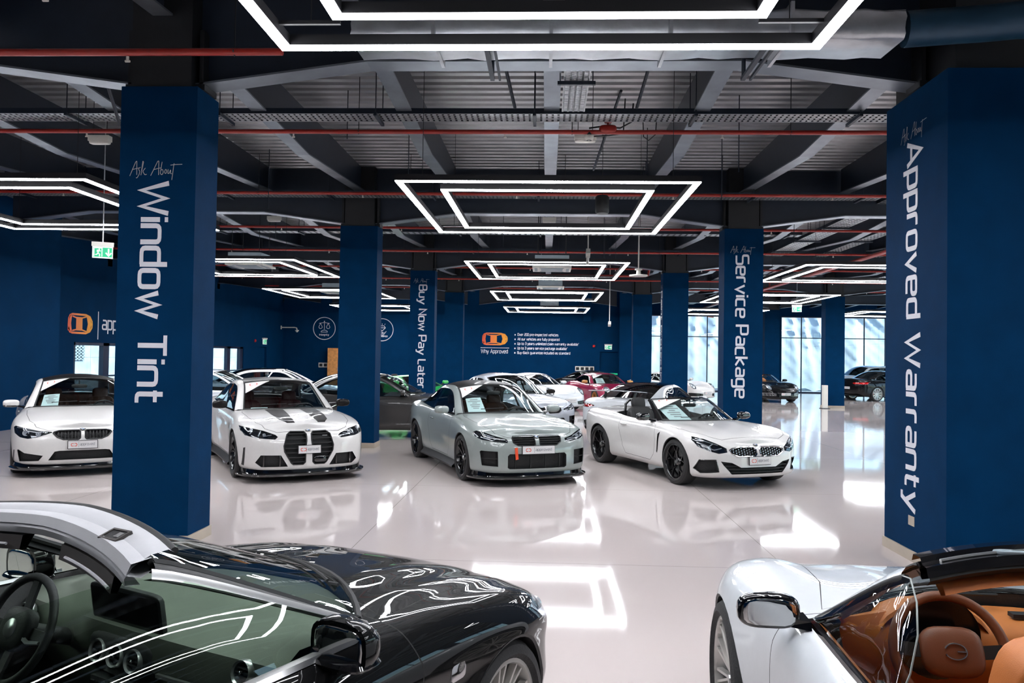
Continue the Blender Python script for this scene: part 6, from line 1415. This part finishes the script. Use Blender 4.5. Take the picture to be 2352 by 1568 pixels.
build_car(S_LEX, (1.72, 2.28), 87, 'white open-top car with tan interior in the near right corner', pm='p_white2')
# ------------------------------------------------------------------ services under the roof
def pipe(y, z, x0, x1, lab, r=.030, n=8):
    o = empty('sprinkler_pipe', (0, y, z)); tag(o, lab, 'pipe', 'red sprinkler pipes')
    MB().tube([(x0, 0, 0), (x1, 0, 0)], r, 10).build('pipe_run', M['red'], o, smooth=60)
    x = x0+1.3; k = 0
    while x < x1:
        MB().tube([(x, 0, -.035), (x, 0, -.075)], [.012, .012], 6).tube([(x-.02, 0, -.075), (x+.02, 0, -.075)], .010, 6).build('sprinkler_head', M['white_plastic'], o)
        MB().tube([(x+.9, 0, .03), (x+.9, 0, ZD-z)], .006, 5).tube([(x+.9, 0, -.034), (x+.9, .034, 0), (x+.9, 0, .034), (x+.9, -.034, 0)], .006, 5, closed=True).build('hanger_rod', M['black'], o)
        x += 2.9
    return o
LB = ['nearest full-width red sprinkler pipe, below the first cable tray', 'second red sprinkler pipe, passing behind the large light frame', 'third red sprinkler pipe, at the top of the Service Package column', 'fourth red sprinkler pipe from the camera', 'fifth red sprinkler pipe from the camera', 'sixth red sprinkler pipe from the camera', 'seventh red sprinkler pipe from the camera, before the back wall']
for y, lab in zip((10.46, 14.5, 18.4, 22.5, 26.6, 30.6, 34.6), LB): pipe(y, 4.90, -13.5, 23.5, lab)
pipe(6.26, 4.34, -13.5, -2.2, 'short red sprinkler pipe at upper left, in front of the first girder')
pipe(5.2, 4.36, -13.5, -2.0, 'red sprinkler pipe at the very top left corner')
o = tag(empty('red_main_pipe', (0, 0, 0)), 'thicker red pipe running away from the camera in the right hall', 'pipe')
MB().tube([(8.6, 16, 4.68), (8.6, 45, 4.68)], .055, 10).tube([(8.6, 30.6, 4.68), (8.6, 30.6, 4.88)], .03, 8).build('pipe_run', M['red'], o, smooth=60)
o = tag(empty('red_drop_pipe'), 'red pipe bending down beside the second right-hand column', 'pipe')
MB().tube([(-1.0, 26.2, 4.62), (3.2, 26.2, 4.62), (3.35, 26.2, 4.66), (3.4, 26.2, 4.9)], .04, 10).build('pipe_run', M['red'], o, smooth=60)
def tray(y, z, x0, x1, lab, w=.32, pitch=.075, axis='x', grp='perforated cable trays'):
    o = empty('cable_tray', (0, 0, 0)); tag(o, lab, 'cable tray', grp)
    T = (lambda a0, a1, b0, b1, c0, c1: (a0, a1, b0, b1, c0, c1)) if axis == 'x' else (lambda a0, a1, b0, b1, c0, c1: (b0, b1, a0, a1, c0, c1))
    for s in (0, w-.004): MB().box(*T(x0, x1, y+s, y+s+.004, z, z+.075)).build('side_rail', M['steel_dark_and_shade'], o)
    q = MB(); a = x0
    while a < x1: q.box(*T(a, a+pitch*.62, y, y+w, z-.002, z)); a += pitch
    for k in range(5): q.box(*T(x0, x1, y+w*k/4-.012, y+w*k/4+.012, z-.002, z))
    tag(q.build('perforated_base', M['galv'], o), kind='stuff')
    q = MB(); q.tube([tuple(T(a, a, y+w*.3, y+w*.3, z+.03, z)[i] for i in (0, 2, 4)) for a in np.linspace(x0, x1, 12)], .022, 6); q.tube([tuple(T(a, a, y+w*.7, y+w*.7, z+.03, z)[i] for i in (0, 2, 4)) for a in np.linspace(x0, x1, 12)], .018, 6); q.build('cable', M['black'], o, smooth=60)
    a = x0+1.1
    while a < x1:
        q = MB()
        for s in (-.05, w+.05): p = T(a, a, y+s, y+s, z-.05, ZD); q.tube([(p[0], p[2], p[4]), (p[0], p[2], p[5])], .007, 5)
        q.box(*T(a-.02, a+.02, y-.08, y+w+.08, z-.045, z-.005)); q.build('hanger_bracket', M['steel_dark_and_shade'], o); a += 2.05
    return o
for y, lab, x1 in ((9.97, 'nearest cable tray crossing the hall, ending at the wide right column', 6.3), (15.02, 'second cable tray, seen inside the large light frame', 6.3), (19.6, 'third cable tray crossing the hall', 6.3), (23.1, 'fourth cable tray crossing the hall', 6.3), (31.2, 'farthest cable tray crossing the hall', 6.3)):
    tray(y, 4.99, -13.6, x1, lab, pitch=.075 if y < 16 else .15)
tray(.16, 5.0, 7.7, 9.9, 'short perforated tray running towards the camera above the first long tray', w=.27, pitch=.05, axis='y')
tray(6.5, 5.0, 9.2, 45, 'wide cable tray running away from the camera beyond the Service Package column', w=.5, pitch=.15, axis='y')
tray(8.0, 5.0, 9.2, 45, 'second cable tray running away in the right hall', w=.32, pitch=.2, axis='y')
tray(9.6, 5.0, 9.2, 45, 'third cable tray running away in the right hall', w=.32, pitch=.2, axis='y')
tray(12.3, 5.0, 9.2, 45, 'rightmost cable tray running away in the right hall', w=.32, pitch=.2, axis='y')
# foil wrapped duct in front of the first girder
o = tag(empty('ventilation_duct', (0, 0, 0)), 'silver foil wrapped ventilation duct behind the top light frame', 'duct'); q = MB(); rr = random.Random(5)
xs = np.linspace(-1.72, 2.95, 30)
rows = []
for x in xs:
    j = rr.uniform(-.012, .012); rows.append([(x+rr.uniform(-.01, .01), 6.62+(.06+j)*math.cos(t)+ (.42 if math.cos(t) > 0 else 0), 4.70+(.13+j)*math.sin(t)) for t in np.linspace(0, 2*pi, 17)])
q.grid(rows).add([rows[0][k] for k in range(16)], [tuple(range(16))]).build('foil_sleeve', M['foil'], o, smooth=70)
for x in (-1.0, .0, 1.0, 2.0): MB().box(x-.015, x+.015, 6.50, 7.2, 4.555, 4.85).build('duct_band', M['foil'], o)
M['blue_duct'] = mat('dark_blue_duct', (.012, .045, .085), .4, metal=.3, noise=.1, bump=.3, bscale=6)
o = tag(empty('duct_branch'), 'dark blue duct bending down behind the wide right column', 'duct')
P = spl([(3.0, 6.72, 4.70), (3.6, 6.66, 4.72), (4.0, 6.5, 4.68), (4.3, 6.35, 4.5), (4.6, 6.2, 4.1)], 8)
MB().tube([tuple(p) for p in P], .15, 14).build('duct_run', M['blue_duct'], o, smooth=60)
for x0, y0 in ((1.80, 6.9), (-.55, 6.9)):
    o = tag(empty('duct_bracket'), 'dark double channel bracket holding the foil duct, %s' % ('right one' if x0 > 0 else 'left one'), 'bracket')
    MB().bar((x0, y0-.3, 4.50), (x0, y0+.45, 4.50), .04, .03).bar((x0+.07, y0-.3, 4.50), (x0+.07, y0+.45, 4.50), .02, .03).build('channel', M['steel_dark_and_shade'], o); MB().tube([(x0, y0+.42, 4.5), (x0, y0+.42, ZD)], .02, 6).build('rod', M['steel_dark_and_shade'], o)
def part1(name, lab, cat, mb, m, grp=None, loc=None, smooth=None): return tag(mb.build(name, M[m], loc=loc, smooth=smooth), lab, cat, grp)
# dark diagonal struts
for k, (a, b_, lab) in enumerate((((-3.1, 8.3, 5.66), (-3.6, 8.05, 4.75), 'thin dark strut above the Window Tint column'), ((-5.3, 8.6, 5.66), (-5.5, 9.7, 4.75), 'long thin diagonal strut at upper left'), ((1.0, 11.0, 5.645), (.75, 13.2, 5.05), 'dark diagonal strut near the smoke detector'), ((-.65, 8.4, 5.66), (-.45, 9.9, 5.05), 'pair of thin dark rods left of the short perforated tray'), ((1.25, 8.6, 5.66), (1.1, 9.9, 5.05), 'dark rod right of the short perforated tray'))):
    part1('strut', lab, 'strut', MB().tube([a, b_], .022, 6), 'steel_dark_and_shade')
# wall braces / fine conduits and drop rods
for k, (x, y) in enumerate(((-2.9, 11), (-2.3, 12.6), (2.7, 11.2), (1.6, 12.8), (-5.2, 14.2), (2.9, 13.2), (5.2, 12.0), (-1.1, 19), (1.5, 21), (3.0, 17.6), (-6.4, 18), (5.6, 18), (6.9, 21), (-2.8, 25), (2.2, 26), (8.8, 26))):
    part1('drop_rod', 'thin vertical drop rod hanging from the roof deck', 'rod', MB().tube([(x, y, 4.55 if k % 3 else 4.95), (x, y, ZD)], .008, 5), 'steel_dark_and_shade', 'thin drop rods')
def emlight(x, y, lab, z=4.85):
    o = tag(empty('emergency_light', (x, y, z)), lab, 'emergency light', 'white bulkhead emergency lights')
    MB().box(-.15, .15, -.055, .055, .02, .10).build('housing', M['white_plastic'], o); MB().sell((0, 0, .01), (.145, .05, .03), .35, 16, 8).build('diffuser', M['white_plastic'], o, smooth=40); MB().tube([(-.1, 0, .1), (-.1, 0, ZD-z)], .005, 5).tube([(.1, 0, .1), (.1, 0, ZD-z)], .005, 5).build('hanger', M['black'], o)
emlight(.49, 10.72, 'white emergency light below the smoke detector, near the first pipe'); emlight(-6.46, 10.88, 'white emergency light left of the Window Tint column'); emlight(-6.19, 17.3, 'white emergency light between the two left columns'); emlight(.02, 17.2, 'white emergency light seen through the large light frame')
o = tag(empty('smoke_detector', (.53, 10.46, 4.83)), 'round white smoke detector under the first red pipe', 'smoke detector')
MB().lathe([(0, -.045), (.03, -.045), (.05, -.03), (.062, -.005), (.062, .02), (0, .02)], 24).build('sensor_body', M['white_plastic'], o, smooth=40); MB().lathe([(.022, -.048), (.034, -.046), (.034, -.040)], 18).build('sensor_ring', M['black'], o); MB().tube([(0, 0, .02), (0, 0, .07)], .03, 10).build('mount', M['black'], o)
q = MB(); q.tube([(.53, 10.52, 4.97), (.7, 10.54, 5.0), (.95, 10.55, 4.98), (1.1, 10.5, 5.05), (1.12, 10.5, 5.3)], .012, 6).tube([(.56, 10.53, 4.86), (.8, 10.55, 4.88), (1.0, 10.6, 4.92), (1.02, 10.6, 5.4)], .010, 6).tube([(1.25, 10.5, 5.1), (1.26, 10.5, 4.85), (1.33, 10.5, 4.80), (1.42, 10.5, 4.88), (1.44, 10.5, 5.2)], .008, 6)
part1('black_cable', 'loose black cables looping beside the smoke detector', 'cable', q, 'black', smooth=60)
o = tag(empty('pipe_valve', (.78, 10.46, 4.94)), 'red valve fitting on the first sprinkler pipe', 'valve'); MB().sell((0, 0, 0), (.12, .055, .055), .6, 14, 8).lathe([(.0, .10), (.05, .10), (.05, .085), (.015, .08), (.015, .03)], 14).build('valve_body', M['red'], o, smooth=50)
def cassette(x, y, lab, z=4.06):
    o = tag(empty('air_conditioner', (x, y, z)), lab, 'air conditioner', 'ceiling cassette air conditioners')
    MB().box(-.42, .42, -.42, .42, .05, .32).build('casing', M['grey_plastic'], o); MB().box(-.48, .48, -.48, .48, 0, .05).build('fascia', M['white_plastic'], o)
    MB().box(-.27, .27, -.27, .27, -.006, 0).build('intake_grille', M['grey_plastic'], o)
    for a in ((-.3, .3, -.43, -.36), (-.3, .3, .36, .43), (-.43, -.36, -.3, .3), (.36, .43, -.3, .3)): MB().box(*a, -.008, 0).build('air_slot', M['grey_plastic'], o)
    for a, b_ in ((-1, -1), (1, -1), (-1, 1), (1, 1)): MB().tube([(a*.35, b_*.35, .32), (a*.35, b_*.35, ZD-z)], .007, 5).build('hanger', M['black'], o)
cassette(.1, 19.6, 'ceiling air conditioner in the middle aisle above the third light frame'); cassette(-7.6, 19.6, 'ceiling air conditioner inside the light frame right of the Window Tint column'); cassette(.1, 35.8, 'farthest ceiling air conditioner before the Why Approved wall', 4.1); cassette(-7.6, 27.8, 'ceiling air conditioner above the left rear light frame'); cassette(.1, 27.7, 'ceiling air conditioner above the fourth middle light frame', 4.3)
o = tag(empty('pendant_speaker', (.89, 13.0, 4.42)), 'dark cylindrical speaker seen inside the large light frame', 'speaker')
MB().lathe([(0, -.15), (.10, -.15), (.115, -.12), (.115, .12), (.09, .15), (0, .15)], 24).build('cabinet', M['matt_black'] if 'matt_black' in M else M['black'], o, smooth=40); MB().tube([(0, 0, .15), (0, 0, 1.22)], .006, 5).build('hanger', M['black'], o)
for x, y, lab in ((-7.9, 16.6, 'dark cylindrical speaker above the left light frame'),):
    o = tag(empty('pendant_speaker', (x, y, 4.42)), lab, 'speaker'); MB().lathe([(0, -.15), (.10, -.15), (.115, -.12), (.115, .12), (.09, .15), (0, .15)], 24).build('cabinet', M['black'], o, smooth=40); MB().tube([(0, 0, .15), (0, 0, 1.22)], .006, 5).build('hanger', M['black'], o)
o = tag(empty('security_camera', (.87, 17.0, 4.12)), 'white bullet camera on a long drop rod in the middle aisle', 'camera')
MB().tube([(0, 0, .12), (0, 0, ZD-4.12)], .014, 8).build('drop_rod', M['white_plastic'], o, smooth=50); MB().obox((-.0, -.02, .02), (.045, 0, 0), (0, .10, -.04), (0, .02, .05)).tube([(0, 0, -.05), (-.01, 0, -.22)], .03, 8).build('camera_body', M['white_plastic'], o, smooth=30)
o = tag(empty('wireless_sensor', (2.2, 19.0, 3.86)), 'white flat disc sensor on a drop rod beside the third light frame', 'sensor')
MB().lathe([(0, 0), (.22, 0), (.22, .03), (.06, .05), (.05, .14), (.09, .15), (.09, .18), (0, .18)], 24).build('disc', M['white_plastic'], o, smooth=35); MB().tube([(0, 0, .18), (0, 0, ZD-3.86)], .016, 8).build('drop_rod', M['white_plastic'], o)
o = tag(empty('security_camera', (2.39, 30.0, 3.15)), 'small white camera low on a drop rod before the back wall', 'camera')
MB().tube([(0, 0, .1), (0, 0, ZD-3.15)], .016, 8).build('drop_rod', M['white_plastic'], o); MB().obox((0, -.02, .02), (.05, 0, 0), (0, .10, -.04), (0, .02, .06)).build('camera_body', M['white_plastic'], o)
def exit_sign(loc, rz, lab, w=.42, h=.21, hang=0, arrow='d'):
    o = empty('exit_sign', loc, rz); tag(o, lab, 'exit sign', 'green running-man exit signs')
    MB().box(-w*.54, w*.54, -.04, .04, h, h+.07).build('light_housing', M['white_plastic'], o)
    MB().box(-w/2, w/2, -.008, .008, 0, h).build('sign_panel', M['exit_white'], o)
    q = MB().box(-w*.46, w*.46, -.010, -.008, h*.10, h*.92).build('green_field', M['exit_green'], o)
    s = h*.72; ox = -w*.42; man = [[(.30, .55), (.52, .70), (.72, .62)], [(.52, .70), (.42, .40), (.62, .22), (.58, .0)], [(.42, .40), (.30, .20), (.12, .18)], [(.30, .72), (.45, .70)]]
    fr_ = [[(.0, 0), (.0, 1.0), (.85, 1.0), (.85, .0)]]
    poly_text(man+fr_, (ox, -.0105, h*.15), (1, 0, 0), (0, 0, 1), s, .10).add([(ox+s*(.56+.08*math.cos(a)), -.0125, h*.15+s*(.84+.08*math.sin(a))) for a in np.linspace(0, 2*pi, 9)[:-1]], [tuple(range(8))]).build('running_man', M['exit_white'], o)
    ar = [[(.5, .95), (.5, .12)], [(.2, .45), (.5, .10), (.8, .45)]] if arrow == 'd' else [[(.05, .5), (.9, .5)], [(.6, .2), (.93, .5), (.6, .8)]]
    poly_text(ar, (w*.06, -.0105, h*.15), (1, 0, 0), (0, 0, 1), s, .15).build('arrow', M['exit_white'], o)
    if hang: MB().tube([(0, 0, h+.07), (0, 0, h+.07+hang)], .010, 6).build('hanger', M['galv'], o)
exit_sign((-7.30, 12.45, 3.38), .50, 'hanging green exit sign with down arrow at the left, under the upper left light frame', w=.30, h=.19, hang=2.05)
exit_sign((9.46, 30.0, 3.72), -.25, 'hanging green exit sign over the right hall', w=.34, h=.2, hang=1.6, arrow='r')
exit_sign((3.14, YB-.03, 2.30), 0, 'green exit sign on the back wall above the dark door', w=.36, h=.2, arrow='r')
exit_sign((XW+.03, 37.25, 2.28), pi/2, 'small green exit sign on the left wall above the dark door', w=.5, h=.24)
def alarm(loc, lab): o = tag(empty('fire_alarm', loc), lab, 'fire alarm', 'red fire alarm sounders'); MB().lathe([(0, -.06), (.05, -.06), (.07, -.03), (.07, 0), (0, 0)], 18, 'y').build('sounder', M['red_gloss'], o, smooth=40); MB().box(-.06, .06, -.012, .0, -.06, .06).build('base_plate', M['red_gloss'], o); return o
alarm((2.41, YB, 2.46), 'red alarm sounder on the back wall left of the exit sign')
o = alarm((XW, 36.05, 2.43), 'red alarm sounder high on the left wall'); o.rotation_euler = (0, 0, pi/2)
for k, (y, lab) in enumerate(((36.1, 'left red fire extinguisher on the left wall'), (36.42, 'right red fire extinguisher on the left wall'))):
    o = tag(empty('fire_extinguisher', (XW+.12, y-.15, .62)), lab, 'fire extinguisher')
    MB().lathe([(0, 0), (.075, 0), (.08, .02), (.08, .38), (.05, .45), (.025, .47), (0, .47)], 20).build('cylinder', M['red_gloss'], o, smooth=40); MB().box(-.03, .05, -.015, .015, .47, .53).build('valve', M['black'], o); MB().tube([(.02, 0, .5), (.09, 0, .42), (.085, 0, .15)], .011, 6).build('hose', M['black'], o); MB().box(-.12, -.07, -.04, .04, .2, .4).build('wall_bracket', M['black'], o)
o = tag(empty('security_camera', (-13.0, YB-.35, 3.16)), 'white dome camera on a curved arm from the corner of the left and back walls', 'camera')
MB().tube([(-.69, -.05, .03), (.05, -.18, .03), (.17, -.2, -.0), (.19, -.2, -.10)], .030, 8).build('arm', M['white_plastic'], o, smooth=50); MB().lathe([(0, -.22), (.05, -.20), (.07, -.15), (.10, -.14), (.10, -.10), (0, -.10)], 18, c=(.19, -.2, 0)).build('dome', M['white_plastic'], o, smooth=40)
MB().box(-.70, -.67, -.10, 0, -.06, .12).build('wall_plate', M['white_plastic'], o)
o = tag(empty('wooden_cabinet', (-10.6, 39.7, 0)), 'tall varnished wooden cabinet against the back wall beside the plain column', 'cabinet')
MB().box(-.6, .6, -.25, .25, 0, 2.16).build('carcass', M['wood'], o)
for s in (-1, 1): d_ = MB().box(min(s*.01, s*.58), max(s*.01, s*.58), -.275, -.25, .05, 2.08).build('door', M['wood'], o); MB().box(s*.05-.01, s*.05+.01, -.30, -.275, 1.0, 1.2).build('handle', M['galv'], d_)
def sockets(x, z, n, lab):
    o = tag(empty('socket_panel', (x, YB, z)), lab, 'socket panel'); w = .24*n
    MB().box(-w/2, w/2, -.03, 0, -.12, .12).build('back_box', M['white_plastic'], o)
    for k in range(n): MB().box(-w/2+.24*k+.04, -w/2+.24*k+.20, -.036, -.03, -.075, .075).build('socket', M['black'], o)
sockets(-11.45, 1.28, 3, 'white three-gang socket panel beside the wooden cabinet'); sockets(1.95, 1.30, 4, 'white four-gang socket panel on the back wall above the black coupe')
MB_ = MB().box(3.9-1.15, 3.9-.15, YB-.34, YB-.3, 1.08, 1.14); part1('green_light_strip', 'short green strip in front of the back wall door', 'strip', MB().box(2.5, 3.6, YB-.3, YB-.26, 1.02, 1.10), 'exit_green')
o = tag(empty('white_post', (11.0, 31.35, 0)), 'white square post standing at the foot of the blue daylit column', 'post')
MB().box(-.09, .09, -.09, .09, .02, .92).build('post_body', M['white_plastic'], o); MB().box(-.16, .16, -.14, .14, 0, .02).build('foot_plate', M['steel_dark_and_shade'], o)
